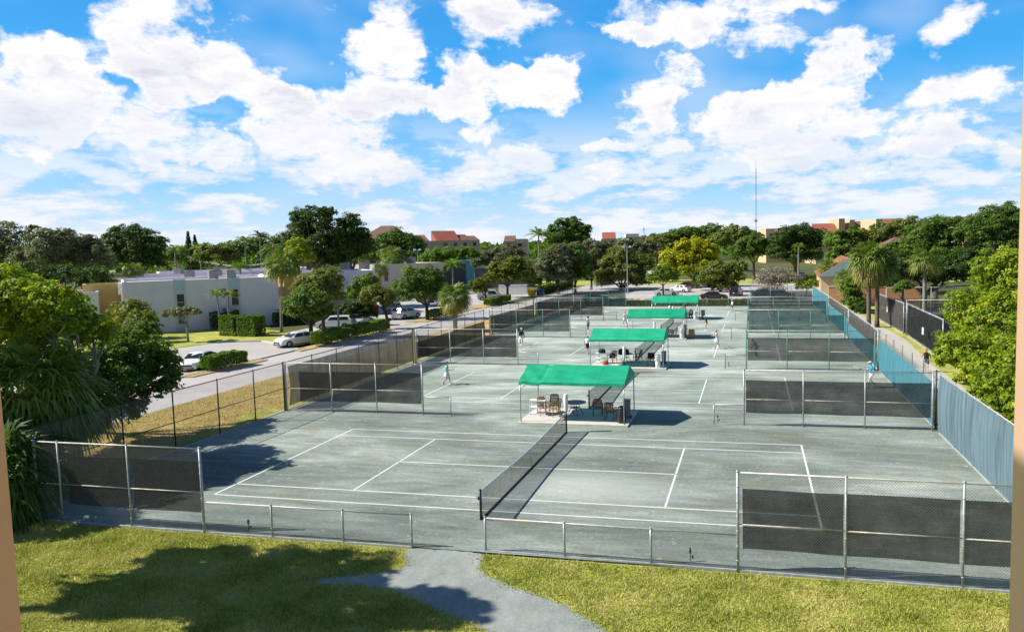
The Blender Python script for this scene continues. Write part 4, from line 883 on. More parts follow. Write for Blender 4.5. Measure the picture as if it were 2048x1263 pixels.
    for s in (-1, 1):
        m = MB(); m.add([(Lh-.045, s*.50, K['hood']-.30), (Lh-.26, s*.86*Wd/.92, K['hood']-.27), (Lh-.26, s*.84*Wd/.92, K['hood']-.16), (Lh-.10, s*.52, K['hood']-.20)] , [(0, 1, 2, 3)])
        m.add([(a-.06, b_, c) for a, b_, c in m.v[:4]], [(3, 2, 1, 0), ]); m.f += [(0, 4, 5, 1), (1, 5, 6, 2), (2, 6, 7, 3), (3, 7, 4, 0)]; m.mi += [0]*4
        m.v = [(a+.025, b_*1.01, c+.012) for a, b_, c in m.v]; m.build('headlight', lampw, t)
        m = MB(); m.box((-Lh+.045, s*(Wd-.20), K['deck']-.24), (.10, .26, .15)); m.build('taillight', lampr, t)
        m = MB(); m.box((g0-.22, s*(Wd+.07), b+.09), (.11, .20, .13), 0, .85); m.build('mirror', PAINT[paint], t)
    m = MB(); m.box((Lh-.02, 0, .52), (.05, 1.0, .16)); m.box((Lh-.035, 0, .32), (.05, 1.3, .10)); m.build('grille', blackpl, t)
    m = MB(); m.box((-Lh-.005, 0, .62), (.03, .32, .13)); m.build('licence_plate', plate, t)
    if kind == 'suv':
        m = MB()
        for s in (-1, 1): m.tube([(r0-.05, s*wt*.86, H+.045), (r1+.1, s*wt*.86, H+.045)], .02, 6)
        m.build('roof_rail', blackpl, t)
    return t
D = R
car('white coupe behind the small clipped hedge at the left', -37.2, 24.0, R(-75), 'coupe', 'white')
car('white sedan facing left at the end of the long hedge', -37.3, 38.6, R(-115), 'sedan', 'white')
car('white hatchback under the small trees behind the long hedge', -42.3, 54.3, R(200), 'suv', 'white')
car('dark estate car with red tail lights in the shade', -46.2, 66.5, R(115), 'suv', 'dark')
car('silver jeep like car behind the bright top of the long hedge', -40.5, 57.0, R(-75), 'suv', 'silver')
car('white crossover facing right in the sun', -38.7, 67.2, R(75), 'suv', 'white')
car('dark blue car half hidden behind the white crossover', -45.0, 75.3, R(-80), 'suv', 'navy')
car('dark car by the foot of the tall cabbage palm', -56.5, 101.5, R(60), 'suv', 'dark')
car('bright green car near the beige apartments', -62.0, 116.0, R(40), 'sedan', 'green')
car('black car in the shade of the round tree', -49.3, 97.5, R(-30), 'suv', 'black')
car('silver car glimpsed between the round tree and the fan palm', -43.2, 89.6, R(-70), 'sedan', 'silver')
car('white van parked behind the far left hedge', -38.6, 102.6, R(15), 'van', 'silver')
car('long white car in the far car park', -6.3, 111.5, R(4), 'sedan', 'white')
car('second white car in the far car park, beyond the long one', -4.6, 122.0, R(150), 'sedan', 'white')
car('dark maroon car in the shade at the back of the far car park', -4.0, 134.0, R(5), 'sedan', 'maroon')
car('black open car beside the farthest canopy', 3.2, 100.3, R(3), 'sedan', 'black')
car('black car in deep shade under the olive tree', 6.8, 110.0, R(80), 'suv', 'black')
car('grey car behind the sagging teal screen', 14.6, 100.5, R(2), 'suv', 'grey')
car('dark teal grey car under the bare tree', 12.0, 107.5, R(15), 'sedan', 'grey')
car('small blue car far off beside the tan house', 23.3, 183, R(80), 'sedan', 'blue')
car('pale car half hidden by the teal screen at the far left', -17.0, 96.5, R(15), 'sedan', 'grey')
# ================================================================== BUILDINGS
stw = M('stucco_white', (.76, .73, .83), .85, vs=.6, var=.06, bump=.1); stb = M('stucco_beige', (.62, .55, .46), .85, vs=.6, var=.08); sty = M('stucco_yellow', (.56, .37, .13), .85, vs=.6, var=.07)
stp = M('stucco_pink', (.62, .45, .36), .9, vs=.15, var=.1); std = M('stucco_tan', (.62, .46, .28), .9, vs=.15, var=.08); blue = M('stucco_blue', (.16, .44, .72), .8, vs=.6, var=.06)
roofw = M('roof_white', (.66, .60, .56), .9, vs=.4, var=.12); roofr = M('roof_red', (.34, .105, .07), .85, vs=1.5, var=.2); roofb = M('roof_brown', (.19, .10, .075), .9, vs=1.5, var=.2)
wing = M('window_dark', (.03, .035, .045), .12, var=.2, spec=.7); trim = M('trim_white', (.76, .76, .75), .7); acm = M('ac_grey', (.24, .25, .26), .6, .3); bluet = M('trim_blue', (.50, .62, .72), .6)
orange = M('brick_tan', (.48, .25, .14), .9, vs=2, var=.15); metr = M('roof_metal_blue', (.28, .38, .42), .4, .3)
def house(label, origin, rz, w_, d_, h, wall=stw, name='apartment_house', roof=roofw, cat='building', group=None):
    """origin: front left corner at the ground; local x along the front, y to the back"""
    t = thing(name, label, cat, (origin[0], origin[1], 0), rz, group)
    MB().b2((0, 0, -.1), (w_, d_, h)).build('wall', wall, t)
    m = MB(); m.b2((.25, .25, h+.002), (w_-.25, d_-.25, h+.05)); m.build('roof', roof, t)
    m = MB(); m.b2((-.04, -.04, h-.02), (w_+.04, .24, h+.35)); m.b2((-.04, d_-.24, h-.02), (w_+.04, d_+.04, h+.35)); m.b2((-.04, .25, h-.02), (.24, d_-.25, h+.35)); m.b2((w_-.24, .25, h-.02), (w_+.04, d_-.25, h+.35)); m.build('parapet', wall, t)
    return t
def window(t, x, z, w_, h, y=0.0, panel=None):
    m = MB(); m.b2((x-.06, y-.05, z-.06), (x+w_+.06, y+.05, z)); m.b2((x-.06, y-.05, z+h), (x+w_+.06, y+.05, z+h+.06)); m.b2((x-.06, y-.05, z), (x, y+.05, z+h)); m.b2((x+w_, y-.05, z), (x+w_+.06, y+.05, z+h)); m.b2((x, y-.03, z+h*.5-.02), (x+w_, y+.04, z+h*.5+.02))
    f = m.build('window', trim, t); MB().b2((x, y-.02, z), (x+w_, y+.03, z+h)).build('pane', wing, f)
def ac(label, x, y, z, s=1.0, g='air conditioners on the flat roofs'):
    t = thing('air_conditioner', label, 'air conditioner', (x, y, z), random.uniform(0, 1), g)
    m = MB(); m.box((0, 0, .25+.45*s), (1.0*s, 1.0*s, .9*s)); m.build('casing', acm, t)
    m = MB(); m.lathe((0, 0, .25+.9*s), [(.42*s, 0), (.42*s, .05), (.1, .06)], 16); m.build('fan_guard', blackpl, t)
    for a in (-.4, .4): m = MB(); m.box((a*s, 0, .12), (.08, .9*s, .25)); m.build('foot', acm, t)
A0 = np.array([-66.66, 46.65]); A1 = np.array([-54.0, 59.2]); dirA = (A1-A0)/np.linalg.norm(A1-A0); angA = math.atan2(dirA[1], dirA[0]); LA = float(np.linalg.norm(A1-A0))
hA = house('long white two storey flat roofed block facing the car park', A0, angA, LA, 13, 6.2)
for f, z in ((.325, 3.0), (.685, 3.3)):
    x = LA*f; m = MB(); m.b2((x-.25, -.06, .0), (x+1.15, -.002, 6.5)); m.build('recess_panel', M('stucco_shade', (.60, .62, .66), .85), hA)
    m = MB(); m.b2((x-.25, -.09, 5.2), (x+1.15, -.062, 6.6)); m.build('blue_panel', bluet, hA); window(hA, x+.05, z-.35, .85, 2.1, -.10); window(hA, x+.05, .9, .85, 1.2, -.10)
m = MB(); m.b2((LA*.62, -.07, 4.9), (LA*.62+.6, -.002, 5.2)); m.b2((LA*.62, -.05, 2.2), (LA*.62+.5, -.002, 2.6)); m.build('vent', acm, hA)
m = MB(); m.b2((-.5, 1.0, 5.0), (-.042, 2.2, 6.4)); m.build('bracket', trim, hA); m = MB(); m.tube([(-.12, .3, 0), (-.12, .3, 5.8)], .07, 8); m.build('downpipe', trim, hA)
nA = np.array([-dirA[1], dirA[0]])
yA = A0-dirA*4.2+nA*2.2
house('yellow set back wing joined to the white block', yA, angA, 4.1, 5, 6.0, sty)
bA = A0-dirA*8.6-nA*0.6
h2 = house('lower white wing with a tan roof at the left, behind the leafy tree', bA, angA, 6.0, 9, 5.2); window(h2, 4.2, 1.0, .9, 1.6, -.03)
cA = A0-dirA*16+nA*13; house('small yellow and white block behind the lower wing', cA, angA, 9, 8, 5.8, sty)
dA = A0+nA*16+dirA*(-2); house('grey white flat roofed block in the second row', dA, angA, 22, 10, 6.0)
eA = A0+nA*30+dirA*2; house('long white flat roofed block in the third row', eA, angA, 26, 10, 6.3)
fA = A0+nA*44+dirA*6; house('pale flat roofed block in the fourth row', fA, angA, 26, 10, 6.4)
for k, (lb, q, fr, hz) in enumerate((('grey air conditioner on the white block above its right window', A0, (.60, 5), 6.2), ('grey air conditioner beside the first on the white block', A0, (.73, 5.5), 6.2), ('air conditioner on the second row roof', dA, (.50, 4), 6.0),
      ('air conditioner at the right of the second row roof', dA, (.68, 5), 6.0), ('air conditioner at the left of the third row roof', eA, (.25, 4), 6.3), ('air conditioner at the middle of the third row roof', eA, (.47, 4), 6.3))):
    ln = {0: LA, 1: LA, 2: 22, 3: 22, 4: 26, 5: 26}[k]; p = q+dirA*ln*fr[0]+nA*fr[1]; ac(lb, p[0], p[1], hz, 1.15)
b0 = PT(590, 600, 112); b1 = PT(752, 600, 118)
aB = math.atan2(b1[1]-b0[1], b1[0]-b0[0]); LB = math.hypot(b1[0]-b0[0], b1[1]-b0[1])
hB = house('white flat roofed block behind the dark trees in the middle', b0, aB, LB, 12, 6.4); window(hB, LB-3, 3.2, .9, 1.6, -.03); window(hB, LB-6.5, 3.2, .9, 1.6, -.03)
y0 = PT(570, 600, 105); house('narrow yellow block in shade right of the tall palm', y0, aB, 4.5, 6, 6.0, sty)
b2_ = PT(752, 590, 150); b3_ = PT(888, 590, 163); aC = math.atan2(b3_[1]-b2_[1], b3_[0]-b2_[0]); LC = math.hypot(b3_[0]-b2_[0], b3_[1]-b2_[1])
hC = house('sunlit beige flat roofed block behind the round tree', b2_, aC, LC, 13, 6.6, stb)
for fx in (.12, .40, .70): window(hC, LC*fx, 3.5, 1.0, 1.9, -.03)
m = MB(); m.b2((LC*.14, -.08, .1), (LC*.14+1.0, -.002, 2.2)); m.build('door', M('door_brown', (.12, .07, .05), .6), hC)
ac('air conditioner on the left of the beige block', *(PT(690, 535, 128)[:2]), 6.4, 1.3); ac('air conditioner above the middle of the beige block', *(PT(822, 520, 160)[:2]), 6.6, 1.5); ac('air conditioner near the utility pole', *(PT(728, 520, 125)[:2]), 6.4, 1.4)
q = PT(920, 565, 205); hD = house('bright blue end block with a white stair window', q, aC, 5.2, 8, 6.2, blue); window(hD, .2, 3.1, 1.1, 1.0, -.03)
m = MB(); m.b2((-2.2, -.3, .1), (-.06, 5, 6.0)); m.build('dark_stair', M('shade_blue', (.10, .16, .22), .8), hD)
q = PT(888, 575, 180); house('dark fronted low block between beige and blue buildings', q, aC, 7.0, 8, 5.8, M('dark_wall', (.10, .11, .12), .85))
q = GR(1026, 588); t = thing('garden_wall', 'low white wall with a red flowered shrub by the crooked trees', 'wall', q, R(8)); MB().b2((-3.0, 0, 0), (3.0, .3, 1.9)).build('wall_body', trim, t); MB().b2((-3.1, -.05, 1.9), (3.1, .35, 2.0)).build('coping', trim, t)
q = PT(950, 560, 185); house('low dark carport behind the small trees', q, R(10), 14, 8, 4.6, M('carport', (.16, .16, .17), .8), 'carport')
def condo(label, px0, px1, top, d, h, wall, roofs, gap=1.0):
    """far apartment block, front facing the camera side; roofs: [(f0, f1, rise, material, kind)]"""
    a, b = PT(px0, 500, d), PT(px1, 500, d*gap); rz = math.atan2(b[1]-a[1], b[0]-a[0]); w_ = math.hypot(b[0]-a[0], b[1]-a[1])
    t = thing('apartment_block', label, 'building', (a[0], a[1], 0), rz, 'distant apartment blocks'); dd = 16
    MB().b2((0, 0, -.1), (w_, dd, h)).build('wall', wall, t)
    for f0, f1, rise, mt, k in roofs:
        m = MB(); x0, x1 = w_*f0, w_*f1
        if k == 'shed': m.add([(x0, -.4, h+.003), (x1, -.4, h+.003), (x1, 6, h+rise), (x0, 6, h+rise), (x0, 6.2, h+.003), (x1, 6.2, h+.003)], [(0, 1, 2, 3), (0, 3, 4), (1, 5, 2), (3, 2, 5, 4)])
        elif k == 'hip': xm = (x1-x0)*.32; m.add([(x0-.6, -.6, h+.003), (x1+.6, -.6, h+.003), (x1+.6, dd+.6, h+.003), (x0-.6, dd+.6, h+.003), (x0+xm, dd/2, h+rise), (x1-xm, dd/2, h+rise)], [(0, 1, 5, 4), (1, 2, 5), (2, 3, 4, 5), (3, 0, 4)])
        else: m.b2((x0, .2, h+.003), (x1, dd-.2, h+rise))
        m.build('roof', mt, t)
    nf = max(1, int(h/3.2)); nc = max(2, int(w_/4.2))
    for fl in range(nf):
        for c in range(nc):
            if (c*7+fl*3) % 5 == 4: continue
            x = (c+.28)*w_/nc; z = h-2.4-fl*3.1
            if z < .5: continue
            m = MB(); m.b2((x-.1, -.10, z-.1), (x+w_/nc*.34+.1, -.002, z-.003)); m.b2((x-.1, -.10, z+1.6), (x+w_/nc*.34+.1, -.002, z+1.7)); f = m.build('window', trim, t); MB().b2((x, -.06, z), (x+w_/nc*.34, -.002, z+1.597)).build('pane', wing, f)
    return t
condo('pink distant block with bright red sloping roofs, the widest on the left half', 822, 960, 468, 300, 13.2, stp, [(0, .26, 2.6, roofr, 'shed'), (.36, .70, 4.2, roofr, 'shed'), (.72, .86, 2.6, roofb, 'shed'), (.88, 1, 2.0, roofb, 'shed')], 1.05)
condo('distant block with a dark brown hipped roof behind the big dark tree', 728, 800, 455, 250, 14.0, stp, [(0, 1, 4.2, roofb, 'hip')])
condo('pink grey distant block left of the windy palm', 1008, 1052, 472, 330, 12.5, stp, [(0, .5, 2.6, roofb, 'shed'), (.5, 1, 1.0, stp, 'flat')])
condo('small far block with one square red roof', 1203, 1234, 467, 360, 13.0, std, [(.08, .95, 3.2, roofr, 'shed')])
condo('pale far block peeping over the grey trees', 1252, 1300, 466, 380, 14.0, std, [(0, .55, 1.4, trim, 'flat')])
condo('tan far block right of the radio mast', 1532, 1580, 456, 350, 14.5, std, [(0, .35, 1.4, std, 'flat'), (.5, .9, 1.6, roofb, 'flat')])
condo('tan far block under a long red roof with a stair tower', 1632, 1712, 445, 320, 13.6, std, [(0, .55, 3.6, roofr, 'shed'), (.57, .72, 5.4, std, 'flat'), (.84, .97, 4.8, std, 'flat')])
condo('tan far block with a short red roof right of the stair tower', 1708, 1750, 447, 318, 13.4, std, [(.05, .85, 4.4, roofr, 'shed')])
condo('tan block with a red roof among the trees at the right', 1752, 1822, 443, 280, 14.2, std, [(.2, .95, 3.4, roofr, 'shed'), (0, .18, 3.2, std, 'flat')])
condo('tan block half hidden inside the right hand trees', 1930, 1990, 450, 240, 15.5, std, [(0, 1, 1.0, roofb, 'flat')])
# small club house beside the path
t = thing('club_house', 'small tan house with red and blue metal roof at the end of the path', 'building', (20.8, 98.5, 0), R(-3)); 
MB().b2((0, 0, -.1), (9, 22, 3.9)).build('wall', std, t)
m = MB(); m.add([(-.5, -.5, 3.9), (9.5, -.5, 3.9), (9.5, 22.5, 3.9), (-.5, 22.5, 3.9), (4.5, -.3, 6.9), (4.5, 22.3, 6.9)], [(0, 4, 5, 3), (2, 5, 4, 1), (0, 1, 4), (2, 3, 5)]); m.mi = [0, 0, 1, 1]; m.build('roof', [roofr, metr], t)
MB().b2((1.2, -.10, .2), (2.4, -.002, 2.3)).build('door', M('door_pale', (.55, .5, .42), .6), t)
t = thing('brick_wall', 'orange tan block wall at the foot of the fan palms', 'wall', (21.3, 90.5, 0), R(-4)); MB().b2((0, 0, 0), (13, .3, 2.5)).build('wall_body', orange, t); MB().b2((-.06, -.05, 2.5), (13.06, .35, 2.62)).build('coping', orange, t)
q = PT(1760, 490, 130); t = thing('garden_pavilion', 'brown hipped pavilion roof among the right hand trees', 'pavilion', (q[0], q[1], 0), R(10))
m = MB(); m.add([(-1, -1, 7.2), (9, -1, 7.2), (9, 9, 7.2), (-1, 9, 7.2), (4, 4, 10.2)], [(0, 1, 4), (1, 2, 4), (2, 3, 4), (3, 0, 4), (3, 2, 1, 0)]); m.build('roof', roofb, t); MB().b2((.2, .2, 0), (7.8, 7.8, 7.19)).build('wall', std, t)
# ================================================================== POLES, WIRES, SIGNS
tower = M('mast_steel', (.32, .33, .36), .6, .3)
q = PT(1512, 470, 600); t = thing('radio_mast', 'tall thin radio mast on the skyline right of centre', 'mast', (q[0], q[1], 0))
H = 68; mm = MB()
for a in (0, 2.094, 4.189): mm.tube([(.65*math.cos(a), .65*math.sin(a), 0), (.5*math.cos(a), .5*math.sin(a), H)], .10, 5)
mm.build('legs', tower, t); mm = MB()
for i in range(34):
    z = i*2
    for a in (0, 2.094, 4.189): mm.tube([(.6*math.cos(a), .6*math.sin(a), z), (.6*math.cos(a+2.094), .6*math.sin(a+2.094), z+2)], .05, 4)
mm.build('lattice', tower, t); MB().tube([(0, 0, H), (0, 0, H+7)], .10, 6).build('antenna', tower, t); MB().b2((-1.2, -1.2, 26), (1.2, 1.2, 27.5)).build('antenna_ring', tower, t)
q = PT(1288, 480, 620); t = thing('radio_mast', 'faint slender mast left of the yellow tree', 'mast', (q[0], q[1], 0)); MB().tube([(0, 0, 0), (0, 0, 25)], [.35, .2], 6).build('pole', tower, t); MB().b2((-.8, -.8, 22), (.8, .8, 22.6)).build('antenna_ring', tower, t)
def flood(label, px, d, top, arms=2):
    q = PT(px, 500, d); z1 = PT(px, top, d)[2]; t = thing('floodlight_pole', label, 'lamp', (q[0], q[1], 0), 0, 'floodlight poles')
    MB().tube([(0, 0, 0), (0, 0, z1)], [.14, .09], 8).build('pole', tower, t); MB().tube([(-.7, 0, z1-.15), (.7, 0, z1-.15)], .06, 6).build('crossarm', tower, t)
    for s in (-.65, .65): MB().box((s, -.15, z1), (.5, .45, .4), 0, .8).build('lamp_head', M('lamp_housing', (.5, .52, .55), .4, .3), t)
flood('floodlight pole above the flat roof near the beige block', 835, 170, 499); flood('floodlight pole between the grey trees', 1250, 160, 478); flood('lower floodlight pole beside the grey trees', 1254, 150, 493)
def upole(label, px, d, top):
    q = PT(px, 500, d); z1 = PT(px, top, d)[2]; t = thing('utility_pole', label, 'pole', (q[0], q[1], 0), 0, 'utility poles'); MB().tube([(0, 0, 0), (0, 0, z1)], [.16, .11], 8).build('pole', M('pole_grey', (.45, .45, .44), .8), t)
    MB().box((0, 0, z1-.4), (2.0, .12, .12)).build('crossarm', MATS['pole_grey'], t); return (q[0], q[1], z1-.3)
pa = upole('utility pole beside the tall cabbage palm', 777, 190, 493); pb = upole('utility pole behind the tall leaning palm', 575, 175, 515); pc = upole('utility pole among the far palms', 365, 200, 508)
pd_ = tuple(PT(1000, 492, 230))
t = thing('power_line', 'thin power lines sagging over the flat roofs', 'wire', (0, 0, 0)); m = MB()
for a, b in ((pa, pb), (pb, pc), (pa, pd_)):
    for o in (-.8, 0, .8):
        P = [Vector(a).lerp(Vector(b), i/12)+Vector((o, 0, -2.2*math.sin(math.pi*i/12))) for i in range(13)]; m.tube(P, .035, 4, False)
m.build('cables', M('cable', (.35, .36, .38), .6), t)
def sign(label, x, y, h, w_, red=True):
    t = thing('post_sign', label, 'sign', (x, y, 0), R(20), 'small brown signs at the hedge ends'); MB().box((0, 0, h/2), (.09, .09, h)).build('post', M('sign_post', (.32, .12, .08), .8), t)
    m = MB(); m.box((.0, -.07, h-.22), (w_, .05, .38)); m.build('board', M('sign_board', (.24, .07, .06), .7), t)
sign('small dark red sign at the end of the clipped hedge', -35.2, 26.0, 1.35, .42); sign('dark red sign on a post at the end of the long hedge', -33.5, 52.0, 1.6, .45); sign('small sign beside the white crossover', -36.3, 70.5, 1.1, .35)
t = thing('recycling_bin', 'yellow recycling bin beside the crooked trees', 'bin', (-33.4, 112.5, 0)); MB().box((0, 0, .65), (1.2, 1.1, 1.1), 0, 1.12).build('bin_body', M('yellow_plastic', (.80, .50, .01), .5), t); MB().box((0, 0, 1.27), (1.45, 1.3, .12), 0, .92).build('lid', MATS['yellow_plastic'], t)
t = thing('recycling_bin', 'dark blue recycling bin beside the yellow one', 'bin', (-31.8, 113.0, 0)); MB().box((0, 0, .65), (1.2, 1.1, 1.1), 0, 1.12).build('bin_body', M('blue_plastic', (.02, .05, .16), .5), t); MB().box((0, 0, 1.27), (1.45, 1.3, .12), 0, .92).build('lid', MATS['blue_plastic'], t)
t = thing('wooden_fence', 'white sign board on the brown screened fence across the path', 'sign', (24.55, 58.5, 0)); t.name = 'notice_board'; MB().b2((-.03, -.35, 1.6), (.02, .35, 2.3)).build('board', trim, t)
t = thing('notice_board', 'white notice on the black screened fence across the path', 'sign', (24.05, 38.0, 0)); MB().b2((-.03, -.3, 1.5), (.02, .3, 2.1)).build('board', trim, t)
# ================================================================== THE LANAI POSTS BESIDE THE CAMERA
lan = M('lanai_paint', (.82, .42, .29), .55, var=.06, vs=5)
lan_lit = M('lanai_paint_sunlit', (.80, .53, .38), .6, var=.05, vs=5)  # same paint as the left post, lightened to imitate sunlight on it
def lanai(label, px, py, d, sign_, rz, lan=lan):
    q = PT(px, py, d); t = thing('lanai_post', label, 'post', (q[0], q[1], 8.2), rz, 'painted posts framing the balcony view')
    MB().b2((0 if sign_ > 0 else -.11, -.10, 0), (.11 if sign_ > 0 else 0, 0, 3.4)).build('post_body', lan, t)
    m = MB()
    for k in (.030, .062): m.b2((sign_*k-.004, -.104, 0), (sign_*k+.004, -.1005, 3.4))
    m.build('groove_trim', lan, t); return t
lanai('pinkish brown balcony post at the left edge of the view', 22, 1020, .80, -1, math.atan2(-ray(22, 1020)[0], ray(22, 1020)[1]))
lanai('balcony post at the right edge of the view, sunlit cream put into its colour', 2024, 1010, 1.25, 1, math.atan2(-ray(2024, 1010)[0], ray(2024, 1010)[1]), lan_lit)
pr = PT(2024, 1010, 1.25); q = pr + np.array([sun_dir.x, sun_dir.y, 0])/math.hypot(sun_dir.x, sun_dir.y)*2.4
t = thing('shade_wall_stub', 'unseen wall stub added left of the view to shade the foot of the right post', 'wall', (q[0], q[1], 8.2), math.atan2(sun_dir.y, sun_dir.x)+math.pi/2)
MB().b2((-.25, -.06, 0), (.25, .06, PT(2024, 985, 1.25)[2]+2.4*math.tan(SUN_EL)-8.2)).build('wall_body', lan, t)  # wall stub added out of view, its height set by the shadow it casts
# ================================================================== TREES AND PLANTS
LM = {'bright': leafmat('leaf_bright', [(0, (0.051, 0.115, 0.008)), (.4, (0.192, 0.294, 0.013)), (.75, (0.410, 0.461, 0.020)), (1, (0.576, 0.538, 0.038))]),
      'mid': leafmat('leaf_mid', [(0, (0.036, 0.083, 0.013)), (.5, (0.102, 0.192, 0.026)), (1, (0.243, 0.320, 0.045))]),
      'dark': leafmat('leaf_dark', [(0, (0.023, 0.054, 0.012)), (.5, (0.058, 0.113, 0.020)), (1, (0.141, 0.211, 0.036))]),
      'grey': leafmat('leaf_grey', [(0, (0.077, 0.090, 0.051)), (.5, (0.173, 0.192, 0.109)), (1, (0.307, 0.307, 0.179))]),
      'olive': leafmat('leaf_olive', [(0, (0.064, 0.096, 0.018)), (.5, (0.179, 0.218, 0.041)), (1, (0.346, 0.346, 0.083))]),
      'yellow': leafmat('leaf_yellow', [(0, (0.077, 0.141, 0.008)), (.4, (0.256, 0.333, 0.013)), (.7, (0.640, 0.538, 0.013)), (1, (0.800, 0.691, 0.015))]),
      'fresh': leafmat('leaf_fresh', [(0, (.045, .105, .012)), (.5, (.135, .235, .026)), (1, (.29, .385, .055))]),
      'autumn': leafmat('leaf_autumn', [(0, (.04, .07, .009)), (.4, (.13, .175, .018)), (.75, (.26, .27, .03)), (.93, (.36, .24, .04)), (1, (.42, .22, .10))]),
      'palm': leafmat('leaf_palm', [(0, (0.064, 0.115, 0.019)), (.5, (0.166, 0.243, 0.038)), (1, (0.358, 0.410, 0.090))], .25),
      'palm_gold': leafmat('leaf_palm_gold', [(0, (0.115, 0.141, 0.026)), (.5, (0.333, 0.307, 0.064)), (1, (0.666, 0.512, 0.205))], .25),
      'twig': leafmat('leaf_twig', [(0, (0.166, 0.141, 0.115)), (.5, (0.282, 0.243, 0.192)), (1, (0.410, 0.358, 0.282))], .1),
      'red': leafmat('leaf_red', [(0, (0.128, 0.026, 0.026)), (.5, (0.358, 0.064, 0.064)), (1, (0.576, 0.179, 0.128))])}
bark = M('bark', (.16, .13, .10), .9, vs=4, var=.3, bump=.5, bs=15); barkg = M('bark_grey', (.27, .25, .22), .9, vs=4, var=.25, bump=.4, bs=15); barkd = M('bark_dark', (.07, .055, .045), .9, vs=4, var=.3, bump=.5, bs=12)
def leaf_arrays(P, Nn, size, asp, r):
    n = len(P); t = r.normal(size=(n, 3)); t -= (t*Nn).sum(1, keepdims=True)*Nn; t /= np.linalg.norm(t, axis=1, keepdims=True)+1e-9; b = np.cross(Nn, t)
    s = size*r.uniform(.6, 1.35, (n, 1)); V = np.empty((n, 4, 3)); bend = Nn*s*.12
    V[:, 0] = P-t*s; V[:, 1] = P-b*s*asp+bend; V[:, 2] = P+t*s; V[:, 3] = P+b*s*asp+bend
    return V.reshape(-1, 3)
def crown_points(lobes, n, r, clump=.27, flat=.75, low=-.55):
    """leaves in small clumps over each lobe; returns positions and outward directions"""
    vol = np.array([(l[1][0]*l[1][1]*l[1][2])**(2/3) for l in lobes]); vol = vol/vol.sum(); PP = []; NN = []
    for (c, rad), f in zip(lobes, vol):
        c = np.array(c); rad = np.array(rad); m = max(30, int(n*f)); k = max(12, int(44*min(1.7, m/1100)))
        d = r.normal(size=(k*3, 3)); d /= np.linalg.norm(d, axis=1, keepdims=True); d = d[d[:, 2] > low][:k]; k = len(d)
        cc = c+d*rad*r.uniform(.45, .95, (k, 1)); idx = r.integers(0, k, m); cr = rad.mean()*clump*r.uniform(.6, 1.35, k)
        q = r.normal(size=(m, 3)); q /= np.linalg.norm(q, axis=1, keepdims=True); q[:, 2] = np.where(r.random(m) < .7, np.abs(q[:, 2]), q[:, 2])
        rr = r.uniform(.35, 1.0, (m, 1))**.6
        P = cc[idx]+q*rr*cr[idx][:, None]*np.array([1, 1, flat]); PP.append(P)
        o = q*.7+d[idx]*.5+r.normal(size=(m, 3))*.55+np.array([0, 0, .35]); NN.append(o/np.linalg.norm(o, axis=1, keepdims=True))
    return np.concatenate(PP), np.concatenate(NN)
def tree(label, base, lobes, mat_, n, size, trunk=.22, bk=None, forks=None, seed=0, name='tree', group=None, asp=.5, cat='tree', clump=.27, bare=0.0, low=-.55):
    """lobes in world coordinates [(centre, radii)]; base on the ground"""
    r = np.random.default_rng(seed+int(abs(base[0])*10)); base = np.array([base[0], base[1], 0.0]); t = thing(name, label, cat, base, 0, group)
    L_ = [(np.array(c)-base, np.array(rd)) for c, rd in lobes]
    zmin = min(c[2]-rd[2]*.75 for c, rd in L_); cen = np.mean([c for c, _ in L_], axis=0); fk = np.array([cen[0]*.25, cen[1]*.25, max(.5, zmin*.85)]) if forks is None else np.array(forks)
    m = MB(); mid = fk*.5+np.array([r.uniform(-.1, .1), r.uniform(-.1, .1), 0])*fk[2]*.3
    m.tube([(0, 0, -.1), tuple(mid*np.array([1, 1, .3])), tuple(mid), tuple(fk)], [trunk*1.35, trunk*1.08, trunk*.95, trunk*.85], 9)
    for c, rd in L_:
        a = fk+(c-fk)*.45+r.normal(size=3)*rd.mean()*.14; m.tube([tuple(fk-np.array([0, 0, .15])), tuple(a), tuple(c+np.array([0, 0, rd[2]*.2]))], [trunk*.62, trunk*.40, trunk*.12], 7)
        for q in range(4 if bare == 0 else 9):
            d = r.normal(size=3); d[2] = abs(d[2])*.7; d /= np.linalg.norm(d); e = c+d*rd*.85
            s_ = a+(c-a)*r.uniform(0, .9); mdl = (s_+e)/2+r.normal(size=3)*rd.mean()*.08; m.tube([tuple(s_), tuple(mdl), tuple(e)], [trunk*.24, trunk*.15, trunk*.05], 5)
    m.build('trunk', bk or bark, t, True)
    P, Nn = crown_points(L_, n, r, clump, low=low)
    V = leaf_arrays(P, Nn, size, asp, r); link('crown', arr_mesh('crown', V, np.arange(len(V)).reshape(-1, 4), LM[mat_]), t)
    return t
def lob(px, py, rx, d, ry=None, dd=0.0):
    """a lobe seen at pixel px,py with pixel radii, at depth d+dd"""
    d2 = d+dd; c = PT(px, py, d2); a = rx/FPX*d2; b = (ry or rx)/FPX*d2
    return (tuple(c), (a, (a+b)/2, b))
def T(label, px, d, lobes, mat_, n, trunk=.22, sz=None, **kw):
    q = PT(px, 500, d); return tree(label, q, [lob(l[0], l[1], l[2]*1.10, d, (l[3] if len(l) > 3 else l[2])*1.12, *(l[4:])) for l in lobes], mat_, int(n*(1.3 if sz else 2.5)), sz*.9 if sz else d*.00155, trunk, **kw)
